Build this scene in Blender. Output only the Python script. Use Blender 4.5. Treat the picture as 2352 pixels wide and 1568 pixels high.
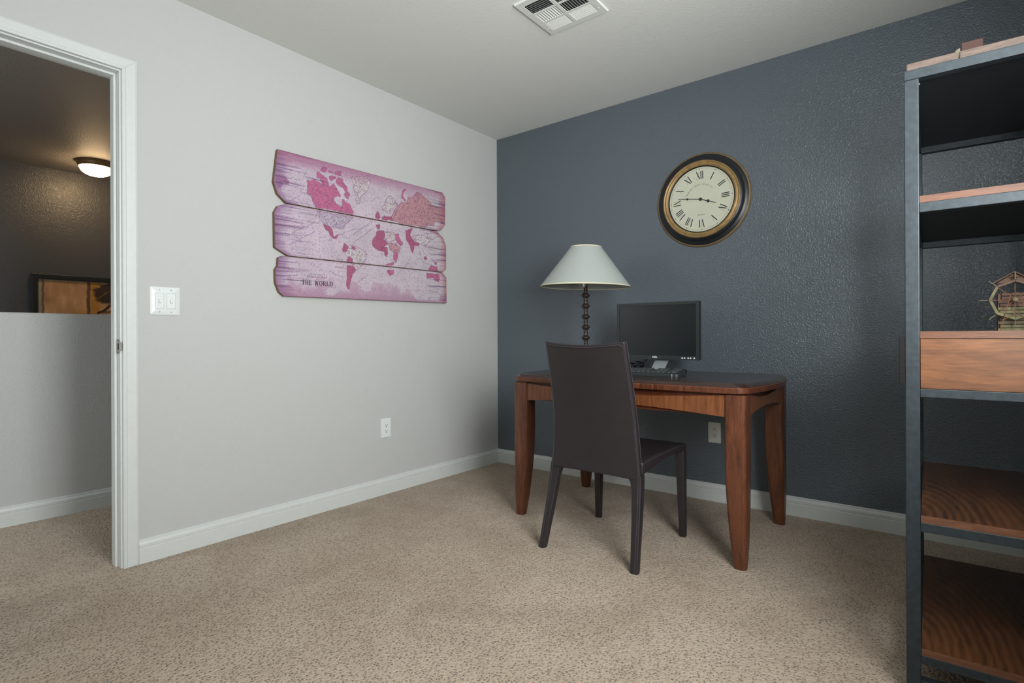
import bpy, math, random
import numpy as np
from mathutils import Matrix, Vector
random.seed(7)
S = bpy.context.scene
for o in list(bpy.data.objects): bpy.data.objects.remove(o, do_unlink=True)
COL = S.collection

# ------------------------------------------------------------------ camera
CAM = dict(loc=(2.6522, -3.1713, 0.9466), yaw=-0.6698977, roll=-0.0041765, f=1249.92, sy=-10.77)
def make_camera():
    c = bpy.data.cameras.new('camera'); o = bpy.data.objects.new('camera', c); COL.objects.link(o)
    y, ro = CAM['yaw'], CAM['roll']
    f = Vector((math.sin(y), math.cos(y), 0)); r = Vector((math.cos(y), -math.sin(y), 0)); u = r.cross(f)
    r2 = r*math.cos(ro) + u*math.sin(ro); u2 = -r*math.sin(ro) + u*math.cos(ro)
    m = Matrix.Identity(4)
    for i in range(3):
        m[i][0] = r2[i]; m[i][1] = u2[i]; m[i][2] = -f[i]; m[i][3] = CAM['loc'][i]
    o.matrix_world = m
    c.sensor_width = 36.0; c.lens = CAM['f']*36.0/2352.0; c.shift_y = CAM['sy']/2352.0
    c.clip_start = 0.02; c.clip_end = 100
    S.camera = o
make_camera()

# ------------------------------------------------------------------ view, world, daylight
S.view_settings.view_transform = 'Standard'
try: S.view_settings.look = 'None'
except Exception: pass
S.view_settings.gamma = 1.0
S.view_settings.use_curve_mapping = False
S.view_settings.exposure = 0.0
W = bpy.data.worlds.new('overcast_sky'); S.world = W; W.use_nodes = True
bg = W.node_tree.nodes['Background']
bg.inputs[0].default_value = (0.86, 0.93, 1.0, 1); bg.inputs[1].default_value = 2.0

WIN = dict(y0=-2.78, y1=-1.85, z0=0.92, z1=2.2)       # window opening in the right wall
XR = 3.06                                               # right wall plane
YN = -3.75                                              # wall behind the camera
def area_light(name, loc, rot, sx, sy, power, col):
    l = bpy.data.lights.new(name, 'AREA'); l.shape = 'RECTANGLE'; l.size = sx; l.size_y = sy
    l.energy = power; l.color = col
    o = bpy.data.objects.new(name, l); COL.objects.link(o); o.location = loc; o.rotation_euler = rot
    return o
# daylight entering through the window (points to -x)
wy, wz = (WIN['y0']+WIN['y1'])/2, (WIN['z0']+WIN['z1'])/2
YAW = math.radians(-34)
area_light('window_skylight', (XR+0.26, wy-0.12, wz), (0, math.radians(90-9), YAW),
           WIN['z1']-WIN['z0'], 1.0, 82, (0.985, 1.0, 0.995))
# daylight thrown back up from the bright ground outside
area_light('window_groundlight', (XR+0.24, wy-0.12, wz-0.25), (0, math.radians(90+36), YAW),
           0.6, 1.0, 39, (1.0, 1.0, 0.975))
# fill lamp added to brighten the landing half wall, its source unseen
area_light('landing_fill_light', (-0.62, -4.38, 1.5), (math.radians(66), 0, 0), 0.7, 1.1, 15, (0.97, 1.0, 0.98))

# ------------------------------------------------------------------ materials
def lin(c):
    out = []
    for v in c:
        v = v/255.0
        out.append(v/12.92 if v <= 0.04045 else ((v+0.055)/1.055)**2.4)
    return (*out, 1.0)
MATS = {}
def new_mat(name):
    m = bpy.data.materials.new(name); m.use_nodes = True
    nt = m.node_tree
    return m, nt, nt.nodes['Principled BSDF']
def coords(nt, scale=(1, 1, 1), rot=(0, 0, 0)):
    tc = nt.nodes.new('ShaderNodeTexCoord'); mp = nt.nodes.new('ShaderNodeMapping')
    mp.inputs['Scale'].default_value = scale; mp.inputs['Rotation'].default_value = rot
    nt.links.new(tc.outputs['Object'], mp.inputs['Vector'])
    return mp.outputs['Vector']
def noise(nt, vec, scale, detail=3, rough=0.5, dist=0.0):
    n = nt.nodes.new('ShaderNodeTexNoise'); n.inputs['Scale'].default_value = scale
    n.inputs['Detail'].default_value = detail; n.inputs['Roughness'].default_value = rough
    n.inputs['Distortion'].default_value = dist
    nt.links.new(vec, n.inputs['Vector']); return n.outputs['Fac']
def ramp(nt, fac, stops):
    r = nt.nodes.new('ShaderNodeValToRGB'); e = r.color_ramp.elements
    while len(e) < len(stops): e.new(0.5)
    for el, (p, c) in zip(e, stops): el.position = p; el.color = c
    nt.links.new(fac, r.inputs['Fac']); return r.outputs['Color']
def bump(nt, bsdf, height, strength, dist):
    b = nt.nodes.new('ShaderNodeBump'); b.inputs['Strength'].default_value = strength
    b.inputs['Distance'].default_value = dist
    nt.links.new(height, b.inputs['Height']); nt.links.new(b.outputs['Normal'], bsdf.inputs['Normal'])
def mixc(nt, fac, a, b, mode='MIX'):
    m = nt.nodes.new('ShaderNodeMix'); m.data_type = 'RGBA'; m.blend_type = mode
    for sock, v in ((m.inputs[0], fac), (m.inputs[6], a), (m.inputs[7], b)):
        if isinstance(v, (int, float)): sock.default_value = v
        elif isinstance(v, tuple): sock.default_value = v
        else: nt.links.new(v, sock)
    return m.outputs[2]
def plain(name, col, rough=0.5, metal=0.0, spec=0.5, var=0.06, vscale=40, bmp=None):
    """painted / moulded surface: base colour with a faint mottling and optional fine relief"""
    m, nt, b = new_mat(name); v = coords(nt)
    n = noise(nt, v, vscale, 3)
    c = lin(col); lo = tuple(x*(1-var) for x in c[:3])+(1,); hi = tuple(min(1, x*(1+var)) for x in c[:3])+(1,)
    nt.links.new(ramp(nt, n, [(0.3, lo), (0.7, hi)]), b.inputs['Base Color'])
    b.inputs['Roughness'].default_value = rough; b.inputs['Metallic'].default_value = metal
    b.inputs['Specular IOR Level'].default_value = spec
    if bmp: bump(nt, b, noise(nt, v, bmp[0], 2), bmp[1], bmp[2])
    MATS[name] = m; return m
def wall_paint(name, col, rough, spec, strength):
    """orange-peel textured drywall paint"""
    m, nt, b = new_mat(name); v = coords(nt)
    b.inputs['Base Color'].default_value = lin(col); b.inputs['Roughness'].default_value = rough
    b.inputs['Specular IOR Level'].default_value = spec
    n1 = noise(nt, v, 122, 1.2, 0.5, 0.25); n2 = noise(nt, v, 38, 2, 0.5)
    r = nt.nodes.new('ShaderNodeMapRange'); r.inputs['From Min'].default_value = 0.42; r.inputs['From Max'].default_value = 0.66
    nt.links.new(n1, r.inputs['Value'])
    a = nt.nodes.new('ShaderNodeMath'); a.operation = 'MULTIPLY_ADD'; a.inputs[1].default_value = 0.6
    nt.links.new(n2, a.inputs[0]); nt.links.new(r.outputs[0], a.inputs[2])
    bump(nt, b, a.outputs[0], strength, 0.004)
    MATS[name] = m; return m
def wood(name, dark, light, axis, rough=0.35, scale=14, stretch=14, spec=0.5, rings=0.0, coat=0.0):
    m, nt, b = new_mat(name)
    sc = [1, 1, 1]
    for i in range(3): sc[i] = 1.0 if i == axis else stretch
    v = coords(nt, tuple(sc))
    n = noise(nt, v, scale/4, 5, 0.6, 0.6)
    fine = noise(nt, v, scale*1.6, 3, 0.6)
    c = ramp(nt, n, [(0.32, lin(dark)), (0.68, lin(light))])
    c = mixc(nt, 0.35, c, ramp(nt, fine, [(0.35, lin([x*0.7 for x in dark])), (0.65, lin(light))]))
    if rings:
        v2 = coords(nt, tuple(0.35 if i == axis else 1.0 for i in range(3)))
        wv = nt.nodes.new('ShaderNodeTexWave'); wv.wave_type = 'RINGS'; wv.rings_direction = 'Z' if axis != 2 else 'X'
        wv.inputs['Scale'].default_value = rings; wv.inputs['Distortion'].default_value = 3.5
        wv.inputs['Detail'].default_value = 2; wv.inputs['Detail Scale'].default_value = 1.2
        nt.links.new(v2, wv.inputs['Vector'])
        c = mixc(nt, 0.30, c, ramp(nt, wv.outputs['Fac'], [(0.2, lin(dark)), (0.8, lin(light))]))
    nt.links.new(c, b.inputs['Base Color'])
    b.inputs['Roughness'].default_value = rough; b.inputs['Specular IOR Level'].default_value = spec
    b.inputs['Coat Weight'].default_value = coat; b.inputs['Coat Roughness'].default_value = 0.18
    MATS[name] = m; return m
def carpet():
    """short loop pile: beige tufts with dark pits between them, faint broad mottling in the pile colour"""
    m, nt, b = new_mat('carpet'); v = coords(nt)
    vo = nt.nodes.new('ShaderNodeTexVoronoi'); vo.inputs['Scale'].default_value = 118; nt.links.new(v, vo.inputs['Vector'])
    sel = noise(nt, v, 150, 2, 0.65)
    mul = nt.nodes.new('ShaderNodeMath'); mul.operation = 'MULTIPLY_ADD'; mul.inputs[1].default_value = 0.95
    nt.links.new(sel, mul.inputs[0]); nt.links.new(vo.outputs['Distance'], mul.inputs[2])
    tuft = ramp(nt, mul.outputs[0], [(0.56, lin((48, 36, 26))), (0.68, lin((122, 106, 88))), (0.80, lin((166, 149, 130))), (1.0, lin((184, 167, 148)))])
    big = noise(nt, v, 2.6, 5, 0.6, 0.6)
    tint = ramp(nt, big, [(0.30, (0.76, 0.71, 0.66, 1)), (0.60, (1, 1, 1, 1))])
    fin = noise(nt, v, 480, 2)
    c = mixc(nt, 1.0, tuft, tint, 'MULTIPLY')
    c = mixc(nt, 0.20, c, ramp(nt, fin, [(0.3, lin((92, 80, 66))), (0.7, lin((212, 202, 186)))]))
    nt.links.new(c, b.inputs['Base Color'])
    b.inputs['Roughness'].default_value = 0.95; b.inputs['Specular IOR Level'].default_value = 0.1
    b.inputs['Sheen Weight'].default_value = 0.12
    bump(nt, b, mul.outputs[0], 0.8, 0.006)
    MATS['carpet'] = m; return m

wall_paint('paint_greige', (190, 192, 191), 0.75, 0.25, 0.14)
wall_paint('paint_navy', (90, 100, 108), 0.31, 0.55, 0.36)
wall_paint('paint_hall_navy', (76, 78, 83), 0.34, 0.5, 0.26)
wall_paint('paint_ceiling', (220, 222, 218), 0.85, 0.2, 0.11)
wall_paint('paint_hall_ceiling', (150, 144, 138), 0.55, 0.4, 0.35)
plain('trim_white', (207, 212, 210), 0.42, var=0.02)
plain('trim_shadow', (120, 122, 118), 0.6)
carpet()
wood('desk_red', (62, 33, 23), (118, 70, 46), 2, 0.33, 16, 12)
wood('desk_veneer', (88, 50, 28), (144, 89, 53), 2, 0.33, 20, 14)
wood('desk_backing', (70, 32, 20), (108, 56, 34), 0, 0.4)
wood('desk_top', (40, 25, 22), (58, 38, 33), 0, 0.22, 16, 14, coat=0.3)
plain('leather', (40, 35, 38), 0.40, spec=0.5, var=0.10, vscale=25, bmp=(420, 0.12, 0.001))
plain('leather_seam', (62, 57, 63), 0.38, var=0.05)
plain('bronze', (58, 50, 46), 0.36, metal=0.35)
plain('chrome', (190, 190, 186), 0.18, metal=1.0)
plain('shade_fabric', (168, 174, 171), 0.85, spec=0.15, var=0.015, vscale=300, bmp=(900, 0.1, 0.0005))
plain('shade_trim', (226, 218, 186), 0.8, var=0.02)
plain('bulb_glass', (235, 235, 230), 0.3)
plain('black_plastic', (38, 44, 46), 0.42, var=0.04)
plain('screen_black', (26, 30, 33), 0.30, spec=0.4, var=0.02)
plain('silver_plastic', (158, 166, 168), 0.36, metal=0.4)
plain('bright_button', (225, 228, 228), 0.3)
plain('key_plastic', (44, 50, 52), 0.5)
plain('cable_black', (18, 20, 21), 0.5)
plain('clock_black', (26, 29, 32), 0.35, var=0.15, vscale=30)
plain('clock_gold', (158, 130, 84), 0.48, metal=0.35, var=0.22, vscale=35)
plain('clock_gold_dark', (132, 112, 78), 0.45, metal=0.4, var=0.2)
plain('clock_dial', (196, 198, 180), 0.6, var=0.03, vscale=12)
plain('clock_ink', (34, 36, 36), 0.6)
plain('clock_ink_faint', (128, 126, 108), 0.7)
plain('plate_white', (222, 228, 228), 0.35, var=0.01)
plain('plate_ivory', (205, 208, 202), 0.4, var=0.01)
plain('socket_dark', (38, 40, 40), 0.6)
plain('groove_grey', (150, 158, 158), 0.6)
plain('vent_white', (214, 217, 212), 0.45, var=0.02)
plain('vent_dark', (30, 34, 34), 0.8)
plain('steel', (50, 58, 63), 0.46, metal=0.45, var=0.22, vscale=60, bmp=(160, 0.15, 0.001))
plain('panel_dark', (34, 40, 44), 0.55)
plain('drawer_black', (20, 18, 18), 0.6, spec=0.2)
wood('shelf_end', (82, 48, 32), (116, 76, 53), 0, 0.5, 26, 10)
wood('shelf_board', (46, 28, 19), (104, 66, 39), 1, 0.34, 10, 8, rings=16.0, coat=0.1)
wood('drawer_wood', (86, 52, 30), (130, 85, 51), 0, 0.42, 12, 9)
wood('plank_end', (68, 54, 46), (110, 93, 83), 0, 0.6, 30, 7)
plain('art_edge', (124, 96, 62), 0.7, var=0.15)
plain('print_ink', (62, 48, 66), 0.7)
plain('print_ink_faint', (110, 92, 112), 0.7)
plain('bamboo', (108, 102, 68), 0.6, var=0.4, vscale=60)
plain('bamboo_red', (96, 66, 48), 0.6, var=0.35, vscale=60)
plain('copper_wire', (148, 108, 88), 0.38, metal=0.5)
plain('twig', (118, 118, 94), 0.6)
plain('brown_box', (74, 44, 36), 0.6)
plain('cream_block', (128, 124, 104), 0.7)
plain('frame_black', (28, 32, 37), 0.45)
plain('lamp_pan', (132, 104, 66), 0.45, metal=0.3)
plain('nickel', (150, 148, 140), 0.35, metal=0.8)

def emissive(name, col, strength):
    m, nt, b = new_mat(name)
    b.inputs['Base Color'].default_value = (0.9, 0.88, 0.8, 1)
    b.inputs['Emission Color'].default_value = col; b.inputs['Emission Strength'].default_value = strength
    MATS[name] = m
emissive('lamp_bowl_lit', (1.0, 0.68, 0.36, 1), 40.0)

def glass():
    m = bpy.data.materials.new('window_glass'); m.use_nodes = True; nt = m.node_tree
    nt.nodes.remove(nt.nodes['Principled BSDF'])
    t = nt.nodes.new('ShaderNodeBsdfTransparent'); g = nt.nodes.new('ShaderNodeBsdfGlossy'); g.inputs['Roughness'].default_value = 0.02
    mx = nt.nodes.new('ShaderNodeMixShader'); mx.inputs[0].default_value = 0.06
    nt.links.new(t.outputs[0], mx.inputs[1]); nt.links.new(g.outputs[0], mx.inputs[2])
    nt.links.new(mx.outputs[0], nt.nodes['Material Output'].inputs['Surface'])
    MATS['window_glass'] = m
glass()
def attr_mat(name, rough=0.6):
    m, nt, b = new_mat(name)
    a = nt.nodes.new('ShaderNodeVertexColor'); a.layer_name = 'print'
    nt.links.new(a.outputs['Color'], b.inputs['Base Color'])
    b.inputs['Roughness'].default_value = rough; b.inputs['Specular IOR Level'].default_value = 0.3
    MATS[name] = m
attr_mat('map_print'); attr_mat('abstract_paint', 0.5)
# ------------------------------------------------------------------ mesh helpers
class MB:
    """collects vertices and faces of one mesh"""
    def __init__(s): s.v = []; s.f = []
    def add(s, vs, fs):
        n = len(s.v); s.v += [tuple(map(float, p)) for p in vs]; s.f += [tuple(i+n for i in f) for f in fs]; return s
    def box(s, x0, x1, y0, y1, z0, z1):
        vs = [(x, y, z) for z in (z0, z1) for y in (y0, y1) for x in (x0, x1)]
        return s.add(vs, [(0, 2, 3, 1), (4, 5, 7, 6), (0, 1, 5, 4), (2, 6, 7, 3), (0, 4, 6, 2), (1, 3, 7, 5)])
    def loft(s, rings, cap=True, closed=True):
        n = len(rings[0]); vs = [p for r in rings for p in r]; fs = []
        for i in range(len(rings)-1):
            for j in range(n if closed else n-1):
                k = (j+1) % n
                fs.append((i*n+j, i*n+k, (i+1)*n+k, (i+1)*n+j))
        if cap and closed:
            fs.append(tuple(range(n-1, -1, -1))); b = (len(rings)-1)*n; fs.append(tuple(range(b, b+n)))
        return s.add(vs, fs)
    def lathe(s, prof, seg=40, c=(0, 0, 0), axis='z', cap=True):
        rings = []
        for r, h in prof:
            ring = []
            for k in range(seg):
                a = 2*math.pi*k/seg
                p = (r*math.cos(a), r*math.sin(a), h)
                if axis == 'y': p = (p[0], -h, p[1])      # points to -y
                if axis == 'x': p = (h, p[0], p[1])
                ring.append((p[0]+c[0], p[1]+c[1], p[2]+c[2]))
            rings.append(ring)
        return s.loft(rings, cap)
    def tube(s, pts, r, seg=8, r1=None, cap=True):
        P = [Vector(p) for p in pts]; rings = []; n = len(P)
        up = None
        for i, q in enumerate(P):
            t = (P[min(i+1, n-1)] - P[max(i-1, 0)]).normalized()
            if up is None:
                up = Vector((0, 0, 1)) if abs(t.z) < 0.9 else Vector((1, 0, 0))
            a = t.cross(up).normalized(); up = a.cross(t).normalized()
            rr = r if r1 is None else r + (r1-r)*i/(n-1)
            rings.append([tuple(q + a*rr*math.cos(2*math.pi*k/seg) + up*rr*math.sin(2*math.pi*k/seg)) for k in range(seg)])
        return s.loft(rings, cap)
    def prism(s, outline, d0, d1, axis):
        """outline in the two other axes, extruded along axis from d0 to d1"""
        def P(a, b, d): return {'x': (d, a, b), 'y': (a, d, b), 'z': (a, b, d)}[axis]
        return s.loft([[P(a, b, d0) for a, b in outline], [P(a, b, d1) for a, b in outline]])
def link(o, parent=None):
    COL.objects.link(o)
    if parent is not None: o.parent = parent
    return o
def obj(name, mb, mat, parent=None, off=(0, 0, 0), smooth=False, bev=0.0, seg=2, sub=0):
    me = bpy.data.meshes.new(name)
    ox, oy, oz = off
    me.from_pydata([(x-ox, y-oy, z-oz) for x, y, z in mb.v], [], mb.f); me.update()
    import bmesh
    bm = bmesh.new(); bm.from_mesh(me); bmesh.ops.recalc_face_normals(bm, faces=bm.faces); bm.to_mesh(me); bm.free()
    me.materials.append(MATS[mat])
    if smooth:
        for p in me.polygons: p.use_smooth = True
    o = bpy.data.objects.new(name, me); link(o, parent)
    if bev:
        md = o.modifiers.new('bevel', 'BEVEL'); md.width = bev; md.segments = seg; md.limit_method = 'ANGLE'; md.angle_limit = math.radians(40)
    if sub:
        md = o.modifiers.new('subdivision', 'SUBSURF'); md.levels = sub; md.render_levels = sub
    if smooth and not sub:
        try: me.set_sharp_from_angle(angle=math.radians(38))
        except Exception: pass
    return o
def tag(o, label, cat=None, group=None, kind=None):
    if label: o['label'] = label
    if cat: o['category'] = cat
    if group: o['group'] = group
    if kind: o['kind'] = kind
    return o
class Thing:
    def __init__(s, name, loc, label, cat, rot=(0, 0, 0), group=None, world=True):
        s.e = bpy.data.objects.new(name, None); s.e.empty_display_size = 0.05
        link(s.e); s.e.location = loc; s.e.rotation_euler = rot; s.loc = loc if world else (0, 0, 0)
        tag(s.e, label, cat, group)
    def part(s, name, mb, mat, parent=None, **k):
        return obj(name, mb, mat, parent or s.e, s.loc, **k)
def struct(name, mb, mat, label, cat, **k):
    return tag(obj(name, mb, mat, **k), label, cat, kind='structure')
def text_mesh(name, body, size, mat, parent, matrix, extrude=0.0002, shear=0.0, spacing=1.0, bold=0.0, align='CENTER'):
    cu = bpy.data.curves.new(name, 'FONT'); cu.body = body; cu.size = size; cu.extrude = extrude
    cu.shear = shear; cu.space_character = spacing; cu.align_x = align; cu.offset = bold; cu.resolution_u = 2
    tmp = bpy.data.objects.new(name+'_tmp', cu); COL.objects.link(tmp)
    dg = bpy.context.evaluated_depsgraph_get()
    me = bpy.data.meshes.new_from_object(tmp.evaluated_get(dg)); bpy.data.objects.remove(tmp)
    me.transform(matrix); me.materials.clear(); me.materials.append(MATS[mat])
    return link(bpy.data.objects.new(name, me), parent)
def rrect(x0, x1, y0, y1, r, n=5):
    pts = []
    for cx, cy, a0 in ((x1-r, y0+r, -90), (x1-r, y1-r, 0), (x0+r, y1-r, 90), (x0+r, y0+r, 180)):
        for k in range(n+1):
            a = math.radians(a0 + 90*k/n); pts.append((cx+r*math.cos(a), cy+r*math.sin(a)))
    return pts
def interp(x, pts):
    pts = sorted(pts); xs = [p[0] for p in pts]; ys = [p[1] for p in pts]
    return float(np.interp(x, xs, ys))

# ================================================================== the room
CH = 2.44
HX = -1.06          # half wall of the landing
HF = -3.48          # far wall of the stairwell
struct('floor', MB().box(HF-0.2, XR+0.2, -4.7, 0.15, -0.1, 0), 'carpet', 'beige speckled loop carpet covering the room and landing', 'floor')
struct('ceiling', MB().box(-0.06, XR+0.2, YN-0.2, 0.15, CH, CH+0.1), 'paint_ceiling', 'pale textured ceiling over the room', 'ceiling')
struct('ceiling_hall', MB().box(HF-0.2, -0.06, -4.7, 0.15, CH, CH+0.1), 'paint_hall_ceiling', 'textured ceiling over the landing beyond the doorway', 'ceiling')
DY0, DY1, DZ = -3.235, -2.40, 2.066      # rough door opening in the left wall
w = MB().box(-0.115, 0, DY1, 0.15, 0, CH).box(-0.115, 0, DY0, DY1, DZ, CH).box(-0.115, 0, YN-0.2, DY0, 0, CH)
struct('wall_left', w, 'paint_greige', 'light greige textured wall with the doorway in it', 'wall')
struct('wall_far', MB().box(0, XR+0.2, 0, 0.12, 0, CH), 'paint_navy', 'dark slate blue accent wall behind the desk', 'wall')
w = MB().box(XR, XR+0.15, WIN['y1'], 0, 0, CH).box(XR, XR+0.15, YN-0.2, WIN['y0'], 0, CH)
w.box(XR, XR+0.15, WIN['y0'], WIN['y1'], 0, WIN['z0']).box(XR, XR+0.15, WIN['y0'], WIN['y1'], WIN['z1'], CH)
struct('wall_right', w, 'paint_greige', 'greige wall with the window beside the bookcase', 'wall')
struct('wall_near', MB().box(0, XR, YN-0.12, YN, 0, CH), 'paint_greige', 'greige wall behind the camera', 'wall')
# landing beyond the doorway
hw = MB().prism([(HX-0.12, 0), (HX, 0), (HX, 1.076), (HX-0.006, 1.082), (HX-0.114, 1.082), (HX-0.12, 1.076)], -4.5, -0.9, 'y')
struct('wall_hall_half', hw, 'paint_greige', 'light half wall along the landing seen through the doorway', 'wall')
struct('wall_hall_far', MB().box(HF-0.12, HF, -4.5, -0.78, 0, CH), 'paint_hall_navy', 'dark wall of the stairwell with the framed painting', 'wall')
struct('wall_hall_end', MB().box(HF, -0.115, -0.9, -0.78, 0, CH), 'paint_greige', 'end wall closing the landing', 'wall')
struct('wall_hall_near', MB().box(HF, -1.0, -4.62, -4.5, 0, CH).box(-0.22, -0.115, -4.62, -4.5, 0, CH).box(-1.0, -0.22, -4.62, -4.5, 0, 0.9).box(-1.0, -0.22, -4.62, -4.5, 2.1, CH), 'paint_greige', 'near wall closing the landing', 'wall')

BB = [(0, 0), (0.014, 0), (0.014, 0.062), (0.0125, 0.064), (0.0125, 0.0665), (0.0135, 0.068), (0.0135, 0.080), (0.010, 0.088), (0.007, 0.091), (0.007, 0.097), (0.004, 0.100), (0, 0.100)]
struct('baseboard_left', MB().prism([(d, z) for d, z in BB], -2.357, 0, 'y'), 'trim_white', 'white moulded baseboard along the light wall', 'baseboard')
struct('baseboard_far', MB().prism([(-d, z) for d, z in BB], 0.0, XR, 'x'), 'trim_white', 'white moulded baseboard along the dark wall', 'baseboard')
struct('baseboard_right', MB().prism([(XR-d, z) for d, z in BB], YN, -0.014, 'y'), 'trim_white', 'white moulded baseboard behind the bookcase', 'baseboard')
struct('baseboard_hall', MB().prism([(HX+d, z) for d, z in BB], -4.5, -0.9, 'y'), 'trim_white', 'white moulded baseboard along the landing half wall', 'baseboard')

# doorway trim
D1 = bpy.data.objects.new('door_1', None); link(D1); D1.location = (0, -2.41, 0)
tag(D1, 'white painted door frame in the light wall, door out of view', 'doorway', kind='structure')
off = (0, -2.41, 0)
cs = [(0.0, 0.0), (0.014, 0.0), (0.016, 0.004), (0.016, 0.012), (0.013, 0.014), (0.013, 0.047), (0.010, 0.055), (0.0, 0.055)]   # (proud, across) profile, inner edge first
def casing_leg(yi, sgn):
    m = MB(); rings = []
    for z, mit in ((0.0, 0), (2.052, 1)):
        rings.append([(d, yi + sgn*a, z + (a*0.95 if mit else 0)) for d, a in cs])
    return m.loft(rings)
obj('casing', casing_leg(-2.412, 1), 'trim_white', D1, off, bev=0.001)
obj('casing', casing_leg(-3.223, -1), 'trim_white', D1, off, bev=0.001)
m = MB(); m.loft([[(d, y + s*a, 2.052 + a*0.95) for d, a in cs] for y, s in ((-2.412, 1), (-3.223, -1))])
obj('casing', m, 'trim_white', D1, off, bev=0.001)
jb = MB().box(-0.115, 0.0, -2.418, -2.40, 0, 2.066)
obj('jamb', jb, 'trim_white', D1, off, bev=0.001)
obj('jamb', MB().box(-0.115, 0.0, -3.235, -3.217, 0, 2.066), 'trim_white', D1, off, bev=0.001)
obj('jamb', MB().box(-0.115, 0.0, -3.217, -2.418, 2.046, 2.066), 'trim_white', D1, off, bev=0.001)
obj('door_stop', MB().box(-0.073, -0.036, -2.428, -2.418, 0, 2.036), 'trim_white', D1, off, bev=0.002)
obj('door_stop', MB().box(-0.073, -0.036, -3.217, -3.207, 0, 2.036), 'trim_white', D1, off, bev=0.002)
obj('door_stop', MB().box(-0.073, -0.036, -3.217, -2.418, 2.036, 2.046), 'trim_white', D1, off, bev=0.002)
sp = MB().box(-0.030, 0.001, -2.4205, -2.418, 0.884, 0.944).add(
    [(0.001, -2.4205, 0.892), (0.001, -2.4205, 0.936), (0.012, -2.416, 0.900), (0.012, -2.416, 0.928), (0.001, -2.4190, 0.892), (0.001, -2.4190, 0.936), (0.012, -2.4145, 0.900), (0.012, -2.4145, 0.928)],
    [(0, 1, 3, 2), (4, 6, 7, 5), (0, 2, 6, 4), (1, 5, 7, 3), (2, 3, 7, 6), (0, 4, 5, 1)])
st = tag(obj('strike_plate', sp, 'nickel', D1, off, bev=0.0005), 'dull nickel strike plate')
obj('latch_hole', MB().box(-0.022, -0.008, -2.4212, -2.4203, 0.900, 0.926), 'socket_dark', st, off)
for z in (0.889, 0.938):
    obj('screw', MB().lathe([(0.003, 0.0), (0.0025, 0.0008)], 10, (-0.015, -2.4205, z), 'y'), 'socket_dark', st, off)

# window in the right wall (lights the room; outside the frame of the photograph)
W1 = bpy.data.objects.new('window_1', None); link(W1); W1.location = (XR, (WIN['y0']+WIN['y1'])/2, WIN['z0'])
tag(W1, 'white framed window in the right wall', 'window', kind='structure')
wo = (XR, (WIN['y0']+WIN['y1'])/2, WIN['z0'])
y0, y1, z0, z1 = WIN['y0'], WIN['y1'], WIN['z0'], WIN['z1']; t = 0.035
for a in ((y0, y0+t, z0, z1), (y1-t, y1, z0, z1), (y0, y1, z0, z0+t), (y0, y1, z1-t, z1)):
    obj('window_frame', MB().box(XR+0.08, XR+0.13, *a), 'trim_white', W1, wo, bev=0.002)
obj('window_pane', MB().box(XR+0.102, XR+0.106, y0+t, y1-t, z0+t, z1-t), 'window_glass', W1, wo)
obj('window_sill', MB().box(XR-0.03, XR+0.08, y0-0.03, y1+0.03, z0-0.02, z0), 'trim_white', W1, wo, bev=0.003)

W2 = bpy.data.objects.new('added_window', None); link(W2); W2.location = (-0.61, -4.5, 0.9)  # unseen window added to go with the landing fill lamp
tag(W2, 'white framed window added out of view at the near end of the landing', 'window', kind='structure')
wo2 = (-0.61, -4.5, 0.9)
for a in ((-1.0, -0.965, 0.9, 2.1), (-0.255, -0.22, 0.9, 2.1), (-0.965, -0.255, 0.9, 0.935), (-0.965, -0.255, 2.065, 2.1)):
    obj('window_frame', MB().box(a[0], a[1], -4.6, -4.55, a[2], a[3]), 'trim_white', W2, wo2, bev=0.002)
obj('window_pane', MB().box(-0.965, -0.255, -4.578, -4.574, 0.935, 2.065), 'window_glass', W2, wo2)

# ================================================================== desk
dk = Thing('writing_desk', (1.441, -0.52, 0), 'reddish brown wooden writing desk with bowed dark top and tapered legs', 'desk')
XL, XRt, YF, YB = 0.850, 2.032, -0.885, -0.155
def top_outline(inset, n=14):
    x0, x1, y0, y1 = XL-0.006+inset, XRt+0.010-inset, YF-0.010+inset, YB+0.005-inset
    r = 0.055; pts = []
    corners = [((x1-r, y0+r), -90), ((x1-r, y1-r), 0), ((x0+r, y1-r), 90), ((x0+r, y0+r), 180)]
    for (cx, cy), a0 in corners:
        for k in range(7):
            a = math.radians(a0+90*k/6); pts.append((cx+r*math.cos(a), cy+r*math.sin(a)))
        # bowed side to the next corner
        nx = {-90: 'r', 0: 'b', 90: 'l', 180: 'f'}[a0]
        for k in range(1, n):
            u = k/n; bow = math.sin(math.pi*u)
            if nx == 'r': pts.append((x1+0.032*bow, y0+r+(y1-y0-2*r)*u))
            if nx == 'b': pts.append((x1-r-(x1-x0-2*r)*u, y1))
            if nx == 'l': pts.append((x0-0.032*bow, y1-r-(y1-y0-2*r)*u))
            if nx == 'f': pts.append((x0+r+(x1-x0-2*r)*u, y0-0.008*bow))
    return pts
rings = [[(x, y, z) for x, y in top_outline(ins)] for z, ins in ((0.7095, 0.006), (0.712, 0.001), (0.716, 0.0), (0.733, 0.0), (0.7362, 0.002), (0.7363, 0.010))]
em = dk.part('edge_moulding', MB().loft(rings), 'desk_red', smooth=True)
rings = [[(x, y, z) for x, y in top_outline(ins)] for z, ins in ((0.7363, 0.006), (0.7375, 0.006), (0.748, 0.015), (0.752, 0.024))]
dk.part('tabletop', MB().loft(rings), 'desk_top', smooth=True)
for o_ in dk.e.children: o_.data.set_sharp_from_angle(angle=math.radians(16))
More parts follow.
